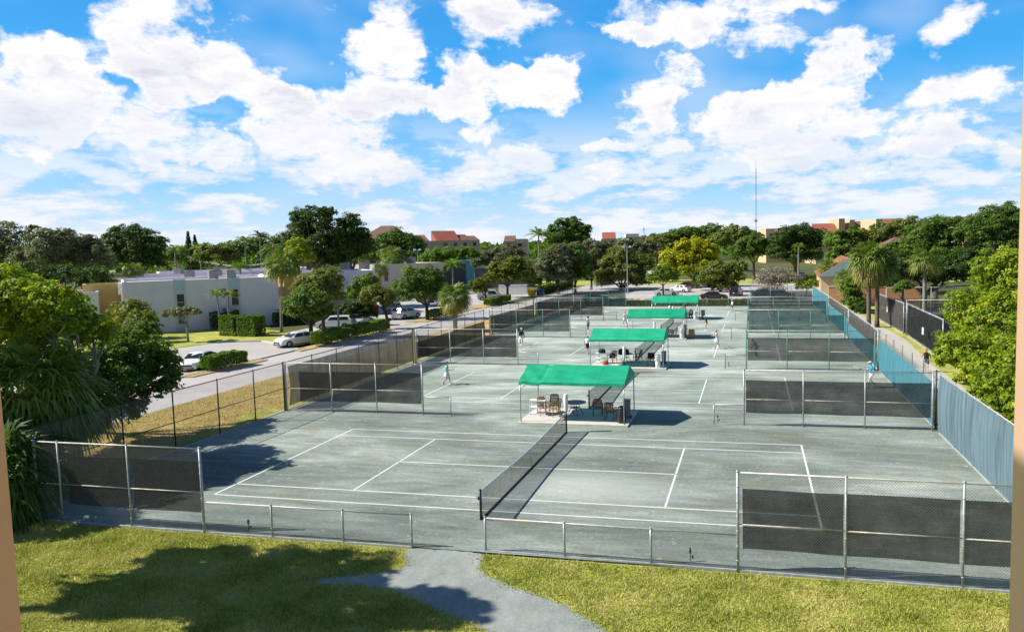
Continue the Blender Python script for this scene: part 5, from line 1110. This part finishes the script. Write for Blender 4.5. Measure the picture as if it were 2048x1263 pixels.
# ---- the big leafy tree at the left and what grows round it
def LT(label, px, d, lobes, mat_, n, trunk, sz, **kw):     # lobes given as pixel, pixel, radius, own depth
    q = PT(px, 500, d); return tree(label, q, [lob(l[0], l[1], l[2], l[4], l[3]) for l in lobes], mat_, n, sz, trunk, **kw)
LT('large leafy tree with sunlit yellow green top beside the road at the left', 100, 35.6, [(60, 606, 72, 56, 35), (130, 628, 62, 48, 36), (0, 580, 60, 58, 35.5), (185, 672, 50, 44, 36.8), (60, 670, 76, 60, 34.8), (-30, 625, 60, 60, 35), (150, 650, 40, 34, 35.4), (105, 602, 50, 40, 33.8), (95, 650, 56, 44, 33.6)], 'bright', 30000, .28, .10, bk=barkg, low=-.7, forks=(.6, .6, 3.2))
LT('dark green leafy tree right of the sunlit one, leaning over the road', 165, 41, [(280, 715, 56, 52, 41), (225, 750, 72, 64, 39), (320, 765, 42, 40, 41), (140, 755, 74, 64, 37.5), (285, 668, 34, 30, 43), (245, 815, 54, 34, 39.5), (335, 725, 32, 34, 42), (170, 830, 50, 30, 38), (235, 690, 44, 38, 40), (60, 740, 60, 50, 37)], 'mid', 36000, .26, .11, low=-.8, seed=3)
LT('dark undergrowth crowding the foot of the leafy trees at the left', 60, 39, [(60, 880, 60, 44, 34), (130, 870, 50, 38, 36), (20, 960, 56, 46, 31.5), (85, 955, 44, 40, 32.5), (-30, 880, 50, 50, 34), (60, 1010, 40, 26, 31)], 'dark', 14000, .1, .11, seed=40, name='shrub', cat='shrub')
tree('shade tree out past the left edge beyond the palms', (-28.5, -9.5), [((-27.6, -8.4, 9.4), (3.4, 2.8, 2.0)), ((-26.4, -6.6, 10.4), (2.3, 2.2, 1.7)), ((-29, -11, 8.6), (3.0, 2.8, 2.0)), ((-26.9, -10.4, 7.4), (2.2, 2.2, 1.6)), ((-30.5, -14.5, 7.4), (3.0, 2.8, 2.0))], 'dark', 9000, .3, .26, low=-.9)
T('thin airy shrub tree with pinkish flowers before the yellow wall', 262, 88, [(262, 630, 36, 30), (290, 655, 28, 28)], 'autumn', 2600, .12, .20)
T('out of view shade tree whose shadow falls on the front lawn', 0, 24, [(0, 600, 10)], 'dark', 60, .2) if 0 else None
tree('broad shade tree just left of the view that shadows the front lawn', (-16.6, -16.6), [((-15.6, -15.2, 9.6), (3.6, 2.2, 1.6)), ((-17.5, -15.6, 9.0), (3.0, 2.0, 1.6)), ((-13.6, -14.8, 9.6), (1.9, 1.4, 1.2)), ((-13.4, -15.9, 12.3), (1.7, 1.3, 1.0)), ((-13.6, -16.6, 13.0), (1.6, 1.2, .8)), ((-16.5, -14.2, 11.2), (2.8, 1.7, 1.3)), ((-14.0, -16.8, 10.0), (3.0, 1.6, 1.2)), ((-18.0, -13.6, 9.0), (1.8, 1.3, 1.0))], 'dark', 11000, .26, .26, low=-.9)
# ---- palms
def fan_leaf(V, F, org, d, L_, r, droop=.35, seg=22, wd=1.0):
    """one palmate leaf: petiole then a fan of pointed segments"""
    d = d/np.linalg.norm(d); up = np.array([0, 0, 1.0]); s = np.cross(d, up); s /= np.linalg.norm(s)+1e-9; u = np.cross(s, d)
    hub = org+d*L_*.48; o = len(V); p = L_*.018
    V += [org-s*p, org+s*p, hub+s*p*.6, hub-s*p*.6]; F.append((o, o+1, o+2, o+3))
    for i in range(seg):
        a = (-1+2*(i+.5)/seg)*2.0*wd; ln = L_*.56*(1-.22*abs(a)/2.2)*r.uniform(.9, 1.08)
        dr = d*math.cos(a)+s*math.sin(a)+u*(.10*math.sin(i*1.9)); dr /= np.linalg.norm(dr); q = np.cross(dr, u); q /= np.linalg.norm(q)+1e-9
        m_ = hub+dr*ln*.55; e = hub+dr*ln-up*ln*droop*r.uniform(.6, 1.4); w_ = ln*.050; o = len(V)
        V += [hub, m_-q*w_-up*ln*.04, e, m_+q*w_-up*ln*.04]; F.append((o, o+1, o+2, o+3))
def feather(V, F, org, d, L_, r, arch=.5, n=15, wd=.26):
    """one pinnate frond: arching midrib with leaflets on both sides"""
    d = d/np.linalg.norm(d); up = np.array([0, 0, 1.0]); s = np.cross(d, up); s /= np.linalg.norm(s)+1e-9
    P = [org+d*L_*t-up*L_*arch*t*t for t in np.linspace(0, 1, n+1)]
    for i in range(1, n+1):
        t = i/n; ll = L_*wd*math.sin(math.pi*min(1, .15+.8*t))**.7; tang = P[i]-P[i-1]; tang /= np.linalg.norm(tang)
        for sg in (-1, 1):
            dr = s*sg*.8+tang*.55-up*r.uniform(.15, .6); dr /= np.linalg.norm(dr); o = len(V); w_ = tang*L_*.022
            V += [P[i]-w_, P[i]+dr*ll*.5-w_, P[i]+dr*ll, P[i]+dr*ll*.5+w_, P[i]+w_]; F.append((o, o+1, o+2, o+3)); F.append((o, o+3, o+4, o+4))
        o = len(V); V += [P[i-1]-s*.02*L_*.3, P[i-1]+s*.02*L_*.3, P[i]+s*.02*L_*.25, P[i]-s*.02*L_*.25]; F.append((o, o+1, o+2, o+3))
def palm(label, base, h, L_, n, kind='fan', mat_='palm', trunk=.17, lean=(0, 0), seed=0, skirt=.25, bk=None, group=None, spread=(-.75, .95), name=None, wind=None):
    r = np.random.default_rng(seed+int(abs(base[0])*7)); t = thing(name or ('fan_palm' if kind == 'fan' else 'feather_palm'), label, 'palm', (base[0], base[1], 0), 0, group)
    top = np.array([lean[0], lean[1], h]); m = MB(); P = [(lean[0]*(f*f), lean[1]*(f*f), h*f-.1*(f == 0)) for f in np.linspace(0, 1, 9)]
    m.tube(P, [trunk*(1.25 if i == 0 else 1.0-.2*i/8) for i in range(9)], 10); m.build('trunk', bk or barkg, t, True)
    V, F, V2, F2 = [], [], [], []
    for i in range(n):
        z = spread[0]+(spread[1]-spread[0])*((i+.5)/n); a = i*2.39996+r.uniform(-.3, .3); c = math.sqrt(max(0, 1-z*z)); d = np.array([c*math.cos(a), c*math.sin(a), z])
        if wind is not None: d = d+np.array(wind)*.6
        old = z < spread[0]+(spread[1]-spread[0])*skirt; tv, tf = (V2, F2) if old else (V, F); o = top+d*trunk*.8
        if kind == 'fan': fan_leaf(tv, tf, o, d, L_*r.uniform(.85, 1.1)*(.9 if old else 1), r, .40+.28*(z < 0))
        else: feather(tv, tf, o, d+np.array([0, 0, .35]), L_*r.uniform(.85, 1.1), r, .55+.25*max(0, -z))
    def mk(nm, VV, FF, mt):
        if not FF: return
        me = bpy.data.meshes.new(nm); FF = [f if len(set(f)) == 4 else tuple(dict.fromkeys(f)) for f in FF]; me.from_pydata([tuple(map(float, v)) for v in VV], [], FF); me.materials.append(LM[mt]); link(nm, me, t)
    mk('crown', V, F, mat_); mk('old_fronds', V2, F2, 'palm_gold' if kind == 'fan' else mat_)
    return t
FP = 'palms around the courts'
def PALM(label, px, d, top, rad, **kw):
    """crown centre at pixel height top, frond length rad pixels"""
    q = PT(px, top, d); return palm(label, q, q[2], rad/FPX*d, **kw)
PALM('large fan palm with pale drooping fronds at the left edge', 70, 32.5, 770, 124, n=74, seed=1, spread=(-.9, .95), skirt=.10, trunk=.22, bk=barkd)
PALM('low fan palm in deep shade below the large one', 5, 30.5, 930, 138, n=54, seed=2, mat_='dark', skirt=.12, spread=(-.8, .95), trunk=.2, bk=barkd)  # dark leaf colour carries the deep shade here
PALM('dark fan palm between the large palm and the dark leafy tree', 150, 35.5, 815, 90, n=44, seed=4, skirt=.06, trunk=.2, spread=(-.8, .95), bk=barkd)
PALM('small fan palm crouching behind the front fence at the left', 85, 32.0, 985, 70, n=30, seed=44, skirt=.1, trunk=.2, spread=(-.4, .95), bk=barkd)
PALM('shaggy fan palm in front of the fence at the lower left, shade put into its leaf colour', -22, 27.5, 945, 128, n=56, seed=45, mat_='dark', skirt=.05, trunk=.2, spread=(-.95, .95), bk=barkd)  # dark leaves stand in for the shade over this palm
palm('stout fan palm with a golden skirt standing inside the verge', (-24.8, 51.7), 4.0, 2.15, 90, seed=5, skirt=.42, trunk=.24, spread=(-.97, .95), bk=bark)
palm('taller of the two big fan palms beside the path', (22.3, 56.6), 7.5, 2.6, 92, seed=6, skirt=.38, trunk=.26, spread=(-.95, .95), bk=bark)
palm('second big fan palm close behind the first, greener', (23.3, 57.4), 7.0, 2.4, 70, seed=7, skirt=.15, trunk=.25, spread=(-.8, .95), bk=bark)
PALM('small fan palm beside the tan house', 1668, 126, 545, 38, n=44, seed=8, skirt=.2, trunk=.3, bk=bark)
PALM('fan palm leaning over the orange wall', 1700, 112, 560, 36, n=40, seed=9, skirt=.3, trunk=.28, bk=bark)
PALM('tall slim cabbage palm at the corner of the white block', 556, 91, 530, 42, n=46, seed=10, skirt=.15, trunk=.17, lean=(.5, .3))
PALM('tall slim cabbage palm before the beige block', 785, 158, 515, 28, n=44, seed=11, skirt=.1, trunk=.20)
PALM('shorter fan palm left of the beige block', 760, 150, 540, 18, n=30, seed=12, skirt=.2, trunk=.2)
PALM('left of the twin feather palms on the lawn', 437, 90.2, 588, 26, n=15, kind='feather', seed=13, trunk=.11, spread=(-.2, .9), skirt=0, lean=(-.3, 0))
PALM('right of the twin feather palms on the lawn', 454, 90.8, 590, 26, n=14, kind='feather', seed=14, trunk=.11, spread=(-.2, .9), skirt=0, lean=(.2, 0))
PALM('bushy feather palm in shade before the middle white block', 675, 93, 600, 34, n=16, kind='feather', seed=15, mat_='fresh', trunk=.14, spread=(-.1, .95), skirt=0)
PALM('windswept coconut palm left of the tall domed tree', 1077, 185, 470, 34, n=18, kind='feather', seed=16, trunk=.22, spread=(-.3, .9), skirt=0, wind=(.5, 0, .1))
PALM('windswept palm on the skyline near the big dark tree', 520, 190, 474, 26, n=14, kind='feather', seed=17, mat_='dark', trunk=.22, spread=(-.2, .9), skirt=0, wind=(.6, 0, .15))
PALM('palm left of the windswept skyline palm', 490, 185, 482, 26, n=16, kind='feather', seed=18, trunk=.22, spread=(-.2, .9), skirt=0)
PALM('palm in front of the dark pines', 400, 180, 496, 26, n=16, kind='feather', seed=19, trunk=.22, spread=(-.2, .9), skirt=0)
PALM('palm left of the dark pines', 350, 175, 500, 26, n=16, kind='feather', seed=20, trunk=.22, spread=(-.2, .9), skirt=0)
PALM('low palm cluster behind the third row roof', 545, 170, 500, 30, n=18, kind='feather', seed=21, trunk=.22, spread=(-.2, .95), skirt=0)
PALM('feather palm overhanging the blue block', 905, 175, 530, 30, n=20, kind='feather', seed=22, mat_='fresh', trunk=.2, spread=(-.2, .9), skirt=0)
PALM('slim royal palm before the round dark oak at the right', 1597, 180, 492, 17, n=16, kind='feather', seed=23, mat_='fresh', trunk=.22, spread=(-.3, .9), skirt=0)
PALM('small palm between the rows of white roofs', 270, 120, 540, 22, n=24, seed=24, skirt=0, trunk=.2)
PALM('small round palm at the right of the white roofs', 480, 125, 535, 24, n=24, kind='feather', seed=25, mat_='fresh', trunk=.2, spread=(-.2, .9), skirt=0)
PALM('palm rising from the dark trees at the right, golden in the sun', 1850, 95, 520, 36, n=36, seed=26, skirt=.3, trunk=.25)
PALM('feather palm poking out of the bright bush at the right edge', 2020, 52, 655, 60, n=16, kind='feather', seed=27, mat_='bright', trunk=.12, spread=(-.1, .9), skirt=0)
# ---- conifers
def pine(label, px, d, top, w_):
    q = PT(px, 500, d); h = PT(px, top, d)[2]; r = np.random.default_rng(int(px)); t = thing('norfolk_pine', label, 'tree', (q[0], q[1], 0)); MB().tube([(0, 0, 0), (0, 0, h)], [.3, .03], 7).build('trunk', barkd, t)
    n = 3000; z = r.uniform(.25, 1, n); rr = (1.02-z)*w_*1.2*r.uniform(.3, 1, n)*(0.6+.4*np.abs(np.sin(z*h*2.2))); a = r.uniform(0, 6.28, n)
    P = np.stack([rr*np.cos(a), rr*np.sin(a), z*h], 1); N_ = r.normal(size=(n, 3)); N_ /= np.linalg.norm(N_, axis=1, keepdims=True)
    V = leaf_arrays(P, N_, .35, .35, r); link('crown', arr_mesh('crown', V, np.arange(len(V)).reshape(-1, 4), LM['dark']), t)
pine('taller of the two dark pines on the left skyline', 378, 230, 463, 3.4); pine('shorter of the two dark pines on the left skyline', 391, 235, 470, 3.4)
# ---- far left skyline
T('grey feathery tree at the far left edge of the skyline', 20, 118, [(20, 490, 45, 40), (45, 520, 50, 34), (-20, 500, 40, 42), (70, 470, 22, 18)], 'grey', 6000, .35, bare=1, clump=.26)
T('grey feathery tree with a ragged top, second from the left edge', 85, 116, [(95, 500, 42, 36), (75, 525, 40, 30), (125, 480, 26, 22)], 'grey', 5500, .35, bare=1, clump=.26, seed=2)
T('brownish grey feathery tree left of the dark domed fig', 160, 120, [(150, 510, 44, 38), (185, 520, 36, 34), (135, 480, 20, 18), (180, 485, 20, 14)], 'grey', 6000, .35, bare=1, clump=.26, seed=3)
T('dark hedge like tree below the grey trees', 110, 105, [(60, 550, 60, 26), (130, 555, 50, 24), (190, 560, 36, 22)], 'dark', 6000, .3, seed=4)
T('broad dark domed fig tree behind the white roofs', 268, 150, [(262, 480, 44, 30), (235, 490, 34, 30), (295, 495, 36, 32), (265, 515, 52, 30), (305, 520, 24, 24)], 'dark', 9000, .6)
T('flat topped fresh green tree on the left skyline', 432, 165, [(432, 506, 38, 18), (405, 514, 24, 16), (462, 514, 22, 15)], 'olive', 5000, .3, seed=1)
T('dark trees filling the gap below the skyline palms', 510, 200, [(480, 500, 28, 20), (520, 497, 30, 22), (555, 498, 26, 24), (350, 512, 30, 16), (590, 505, 26, 24)], 'mid', 6500, .3, seed=5, name='tree')
T('huge dark tree towering above the white roofs, left half', 625, 128, [(625, 445, 42, 34), (600, 480, 40, 34), (645, 490, 50, 40), (610, 515, 40, 28), (600, 435, 22, 16), (655, 425, 18, 12)], 'dark', 12000, .55, seed=1)
T('huge dark tree beside it, right half with a rounded crown', 700, 130, [(700, 462, 36, 34), (690, 500, 46, 34), (722, 490, 24, 30), (668, 520, 36, 20)], 'dark', 9500, .5, seed=2)
T('small yellow green tree hugging the huge dark tree', 598, 118, [(595, 495, 22, 20), (585, 510, 18, 16), (612, 515, 18, 16)], 'bright', 2200, .2, seed=1)
T('dark rounded tree covering the pink block', 795, 215, [(790, 485, 40, 28), (820, 495, 32, 24), (760, 495, 24, 24), (795, 510, 55, 20)], 'mid', 7000, .4, seed=1)
T('bright green low trees above the beige roof', 880, 195, [(870, 515, 30, 18), (905, 512, 30, 18), (935, 510, 22, 16), (850, 525, 18, 14)], 'fresh', 5200, .25, seed=1)
T('low green tree right of the utility pole', 745, 175, [(735, 512, 20, 12), (770, 512, 20, 12)], 'fresh', 2200, .2, seed=1)
# ---- between the cars and the houses
T('dark tree with a tall spreading crown hiding the yellow wall', 640, 84, [(630, 575, 40, 30), (655, 560, 34, 26), (620, 605, 38, 28), (668, 590, 24, 24)], 'olive', 6500, .22, .18, seed=3)
T('small dark tree whose trunk stands at the near end of the long hedge', 613, 79, [(606, 606, 38, 28), (636, 612, 32, 24), (588, 624, 22, 16), (622, 632, 24, 11), (655, 624, 14, 10)], 'mid', 6500, .24, .16, seed=6, bk=barkd)
T('bushy small tree with reddish leaves by the silver car', 745, 95, [(750, 590, 30, 20), (770, 605, 26, 18), (735, 612, 26, 18), (765, 622, 20, 14)], 'autumn', 4500, .18, .20, seed=1) if 0 else None
T('brown green small tree whose crooked trunk ends the long hedge', 770, 93, [(748, 586, 25, 15), (766, 594, 27, 16), (732, 599, 18, 12), (776, 606, 15, 9)], 'olive', 4800, .20, .18, seed=1, bk=barkd)
T('green tree before the middle white block', 722, 106, [(722, 578, 22, 24), (738, 565, 20, 18), (705, 590, 20, 18)], 'fresh', 3200, .18, seed=1)
T('dense dark shrubs in the shade behind the parked cars', 690, 98, [(650, 625, 26, 14), (690, 622, 30, 16), (720, 615, 26, 16), (735, 628, 20, 12)], 'dark', 4500, .15, seed=2, name='shrub', cat='shrub')
T('round dark tree with a forked trunk beside the low hedge', 850, 104, [(842, 560, 40, 30), (815, 575, 30, 26), (868, 565, 24, 26), (840, 588, 44, 20), (878, 580, 16, 16)], 'mid', 8500, .24, .20, seed=2, bk=barkd)
T('leaning small tree with orange brown tips left of the far hedge', 970, 131, [(955, 568, 16, 10), (975, 560, 16, 12), (962, 580, 18, 8)], 'autumn', 2000, .2, seed=2, bk=barkd)
T('orange tipped tree with a crooked trunk near the white wall', 1012, 147, [(1000, 540, 26, 18), (1030, 530, 26, 18), (1050, 550, 22, 16), (1015, 555, 24, 14), (990, 555, 14, 12)], 'autumn', 5500, .25, seed=3, bk=barkd)
T('dark green tree behind the orange tipped one', 1045, 165, [(1045, 545, 26, 22), (1065, 560, 20, 18)], 'olive', 3500, .25, seed=4)
T('grey leafless tree above the blue block', 985, 200, [(970, 520, 26, 20), (1005, 515, 28, 22), (1030, 510, 20, 18)], 'grey', 4500, .25, bare=1, seed=5)
# ---- trees along the far car park
T('tall dense domed tree on the skyline, left of centre', 1135, 190, [(1130, 462, 30, 26), (1160, 470, 26, 22), (1110, 480, 20, 24), (1140, 490, 34, 18), (1148, 450, 20, 14)], 'mid', 8500, .45, seed=6)
T('grey green oak left of the grey trio', 1115, 153, [(1110, 530, 36, 34), (1090, 540, 26, 26), (1125, 510, 30, 22), (1118, 555, 28, 16)], 'grey', 7500, .32, seed=7, bk=barkd)
T('darker oak with a straight trunk, middle of the grey trio', 1148, 157, [(1150, 525, 34, 32), (1160, 550, 26, 20), (1140, 505, 24, 20)], 'mid', 6000, .3, seed=8, bk=barkd)
T('pale leafless tree behind the oaks', 1180, 168, [(1175, 505, 34, 28), (1185, 540, 22, 24), (1205, 500, 22, 18)], 'grey', 5200, .3, bare=1, seed=9, clump=.25)
T('bushy olive green mound at the edge of the far car park', 1240, 162, [(1225, 545, 32, 30), (1255, 545, 34, 30), (1240, 515, 30, 22), (1210, 560, 20, 18), (1275, 560, 24, 18), (1290, 530, 18, 22)], 'olive', 10500, .35, seed=10)
T('grey leafed tree behind the olive mound', 1285, 195, [(1275, 500, 26, 18), (1300, 505, 24, 24), (1255, 490, 20, 14)], 'grey', 4800, .3, seed=11, bare=1)
T('yellow flowering tree in the middle of the far car park', 1390, 168, [(1385, 492, 34, 16), (1355, 515, 34, 20), (1410, 505, 30, 18), (1345, 540, 28, 18), (1385, 535, 40, 24), (1420, 530, 20, 18)], 'yellow', 10000, .3, seed=12)
T('small green tree with a slim trunk beside the white cars', 1325, 140, [(1325, 548, 20, 16), (1340, 555, 18, 12), (1310, 556, 16, 12)], 'fresh', 2600, .18, seed=13)
T('low spreading olive tree above the black car', 1440, 150, [(1435, 545, 32, 22), (1465, 550, 28, 24), (1412, 560, 18, 16), (1450, 570, 26, 14), (1480, 535, 14, 14)], 'olive', 8000, .3, seed=14, bk=barkd)
T('dark leafy clump at the foot of the olive tree', 1425, 156, [(1428, 565, 18, 14), (1400, 560, 16, 16)], 'dark', 2600, .2, seed=15, name='shrub', cat='shrub')
T('broad green tree on the skyline behind the yellow tree', 1400, 260, [(1380, 468, 34, 14), (1420, 468, 36, 16), (1345, 476, 30, 14), (1400, 485, 60, 16)], 'mid', 8000, .4, seed=16)
T('low green treetops left of the yellow tree', 1315, 255, [(1310, 482, 26, 12), (1335, 480, 24, 14), (1290, 492, 26, 12)], 'olive', 4500, .35, seed=17)
T('olive green tree behind the radio mast', 1475, 245, [(1470, 468, 30, 16), (1500, 478, 22, 18), (1450, 478, 28, 16)], 'olive', 6000, .4, seed=18)
T('rounded dark green tree right of the yellow tree', 1508, 195, [(1505, 490, 28, 22), (1525, 500, 16, 20), (1485, 505, 24, 18)], 'mid', 6500, .35, seed=19)
T('large round dark oak at the right of the mast', 1590, 190, [(1575, 477, 34, 22), (1605, 472, 36, 22), (1632, 484, 26, 24), (1560, 505, 26, 22), (1600, 510, 46, 22)], 'dark', 10500, .5, seed=20)
T('bare grey tree leaning over the teal screen', 1545, 134, [(1550, 548, 36, 16), (1525, 562, 26, 12), (1580, 556, 24, 12), (1545, 575, 30, 8)], 'twig', 3000, .25, .15, seed=21, bk=barkg, bare=1, clump=.3)
T('yellow green clipped shrub by the tan house corner', 1612, 133, [(1608, 572, 16, 9), (1625, 568, 14, 8)], 'bright', 1800, .1, seed=22, name='shrub', cat='shrub')
T('pale green tree left of the big fan palms', 1690, 150, [(1685, 488, 32, 28), (1705, 474, 26, 20), (1672, 520, 20, 24), (1705, 515, 24, 24)], 'fresh', 7000, .35, seed=23)
T('tangled vine tree climbing behind the first fan palm', 1712, 104, [(1705, 600, 22, 22), (1715, 625, 18, 20), (1700, 575, 18, 20)], 'fresh', 4200, .2, .2, seed=24)
T('small dark shrub in the shade of the fan palms', 1720, 100, [(1722, 618, 14, 14)], 'dark', 900, .1, seed=25, name='shrub', cat='shrub')
# ---- the dark wood at the right
T('long olive treetop behind the right hand fan palms', 1790, 150, [(1770, 466, 40, 18), (1820, 458, 44, 20), (1745, 475, 30, 16), (1760, 492, 40, 18)], 'olive', 8000, .4, seed=26)
T('tall dark tree in the middle of the right hand wood', 1870, 115, [(1860, 475, 46, 34), (1900, 465, 46, 32), (1880, 510, 56, 34), (1835, 510, 36, 32)], 'mid', 13000, .5, seed=27)
T('tallest tree at the right end of the skyline', 1990, 105, [(1985, 445, 42, 30), (2020, 440, 40, 30), (2000, 480, 60, 34), (1950, 465, 36, 28), (2045, 470, 40, 40)], 'mid', 14000, .5, seed=28)
T('dark undergrowth trees behind the grey wire fence', 1850, 105, [(1800, 540, 40, 34), (1850, 550, 44, 30), (1900, 545, 44, 34), (1950, 530, 44, 40), (1770, 560, 26, 28)], 'dark', 13000, .4, seed=29)
T('fresh green tree right of the big fan palms', 1805, 110, [(1800, 510, 34, 26), (1825, 530, 26, 22), (1775, 520, 22, 28)], 'fresh', 6500, .35, seed=30)
T('small sunlit vine at the corner of the grey wire fence', 1805, 88, [(1808, 572, 16, 9), (1795, 580, 10, 8)], 'fresh', 1200, .1, seed=31, name='shrub', cat='shrub')
LT('big bright yellow green bush filling the right edge', 2010, 47, [(1990, 545, 60, 56, 52), (2040, 560, 56, 70, 50), (1950, 620, 58, 56, 52), (2010, 640, 70, 66, 50), (1920, 690, 52, 46, 49.5), (1975, 700, 62, 50, 47), (2035, 715, 60, 60, 45), (1895, 715, 34, 24, 50), (1960, 745, 40, 30, 45), (2010, 765, 56, 40, 42), (2040, 810, 44, 36, 39.5), (2000, 800, 34, 24, 40)], 'bright', 42000, .3, .125, seed=32, low=-.95, name='bush', cat='bush')
LT('leafy weeds growing along the top of the slate blue screen', 1985, 43, [(1930, 758, 24, 12, 47), (1965, 785, 30, 16, 44), (1990, 812, 30, 20, 41.5), (2010, 838, 26, 20, 39.5), (2028, 858, 22, 20, 38)], 'bright', 6000, .08, .10, seed=33, name='shrub', cat='shrub')
# ---- small trees near the white block and clipped hedges
t = T('small flat topped bare tree on the sunlit lawn', 365, 83.5, [(365, 622, 34, 8), (345, 628, 22, 8), (388, 624, 22, 8)], 'grey', 1500, .13, .17, seed=34, bk=barkg, bare=1)
T('ragged shrub tree at the left corner of the white block', 290, 84, [(285, 640, 26, 20), (268, 660, 22, 18)], 'olive', 2600, .12, .17, seed=36)
def hedge(label, a, b, w_, h, mat_, n, seed=0, bare=True, group='clipped hedges', sz=.10):
    r = np.random.default_rng(seed); a = np.array(a, float); b = np.array(b, float); L_ = np.linalg.norm(b-a); t = thing('hedge', label, 'hedge', ((a+b)/2).tolist()+[0], math.atan2(*(b-a)[::-1]), group)
    x = r.uniform(-.5, .5, n)*L_; f = r.random(n); y = np.where(f < .4, r.uniform(-.5, .5, n), np.sign(r.random(n)-.5)*(.5-np.abs(r.normal(0, .05, n))))*w_; z = np.where(f < .4, 1-np.abs(r.normal(0, .04, n)), r.uniform(.22 if bare else .04, 1, n))*h
    e = r.random(n) < .08; x = np.where(e, np.sign(x)*L_*.5, x); z = np.where(e, r.uniform(.25, 1, n)*h, z); y = np.where(e, r.uniform(-.5, .5, n)*w_, y)
    top = 1+.05*np.sin(x*2.1+seed)+.04*np.sin(x*5.3); z = z*top; N_ = r.normal(size=(n, 3))*.6+np.stack([0*x, np.where(f < .4, 0, np.sign(y)), np.where(f < .4, 1, .3)], 1); N_ /= np.linalg.norm(N_, axis=1, keepdims=True)
    V = leaf_arrays(np.stack([x, y, z], 1), N_, sz, .55, r); link('foliage', arr_mesh('foliage', V, np.arange(len(V)).reshape(-1, 4), LM[mat_]), t)
    m = MB()
    for i in range(max(3, int(L_/.45))): q = -L_/2+.2+i*.45; m.tube([(q, r.uniform(-.2, .2), -.05), (q+r.uniform(-.1, .1), r.uniform(-.25, .25), h*.5), (q+r.uniform(-.15, .15), r.uniform(-.3, .3), h*.85)], [.035, .028, .012], 5)
    m.b2((-L_/2+.25, -w_*.32, h*.25), (L_/2-.25, w_*.32, h*.82)) if not bare else None
    m.build('stems', barkd, t)
hedge('small clipped hedge before the white coupe', (-34.9, 22.0), (-34.3, 26.0), 1.1, 1.3, 'fresh', 5000, 1)
hedge('long clipped hedge between the road and the parked cars', (-34.2, 37.2), (-33.9, 51.0), 1.2, 1.5, 'fresh', 14000, 2)
hedge('low dark hedge beside the round tree', (-33.9, 64.5), (-33.8, 71.5), 1.2, 1.3, 'mid', 5000, 3)
hedge('clipped hedge near the van at the far left', (-34.0, 88), (-33.7, 98), 1.3, 1.2, 'fresh', 5000, 4, sz=.14)
hedge('left of the two tall box hedges by the white block', (-52.1, 46.4), (-49.8, 46.0), 2.0, 2.4, 'fresh', 6000, 5, bare=False)
hedge('right of the two tall box hedges by the white block', (-49.2, 45.7), (-46.8, 45.6), 2.0, 2.4, 'fresh', 6000, 6, bare=False)
hedge('dark hedge in shade at the right end of the white block', (-53.5, 57.5), (-49.5, 60.5), 1.4, 1.6, 'dark', 3000, 7, bare=False)
hedge('dark hedge against the white block wall', (-59.0, 52.3), (-56.6, 54.7), 1.2, 2.2, 'dark', 2500, 17, bare=False)
hedge('long low hedge behind the far low fence', (-9.5, 87.3), (9.2, 87.2), 1.6, 1.0, 'olive', 9000, 8, bare=False, sz=.14)
hedge('dark hedge left of the far low hedge', (-17, 88.2), (-10, 88.0), 1.6, 1.1, 'mid', 4000, 9, bare=False, sz=.14)
hedge('low green bed of shrubs before the white garden wall', (-36, 122), (-42, 123), 1.6, .9, 'bright', 2500, 10, bare=False, sz=.18)
hedge('dark hedge along the far road edge', (-33.0, 118), (-32.2, 140), 1.6, 1.6, 'dark', 4000, 11, bare=False, sz=.2)
hedge('red leaved shrub row before the dark estate car', (-50, 70), (-47, 74), 1.4, 1.5, 'red', 2500, 12, bare=False, sz=.14)
hedge('clipped green hedge beyond the far car park at the right', (12, 152), (30, 153), 2, 1.8, 'olive', 4000, 13, bare=False, sz=.24)
# ---- a far wood behind everything, one mass on the horizon
r = np.random.default_rng(99); n = 70000; ang = r.uniform(-1.15, .75, n); dist = r.uniform(420, 900, n); clump = .5+.5*np.sin(ang*37)*np.sin(ang*91+1)+.3*np.sin(ang*211); hh = (10.0+4.0*clump)*r.random(n)**.45
P = np.stack([CAM[0]+dist*np.sin(ang), CAM[1]+dist*np.cos(ang), np.maximum(0, hh)], 1); N_ = r.normal(size=(n, 3)); N_ /= np.linalg.norm(N_, axis=1, keepdims=True)
V = leaf_arrays(P, N_, 1.9, .6, r); o = link('woods', arr_mesh('woods', V, np.arange(len(V)).reshape(-1, 4), LM['mid'])); o['kind'] = 'stuff'; o['label'] = 'far green woods along the horizon'; o['category'] = 'woods'
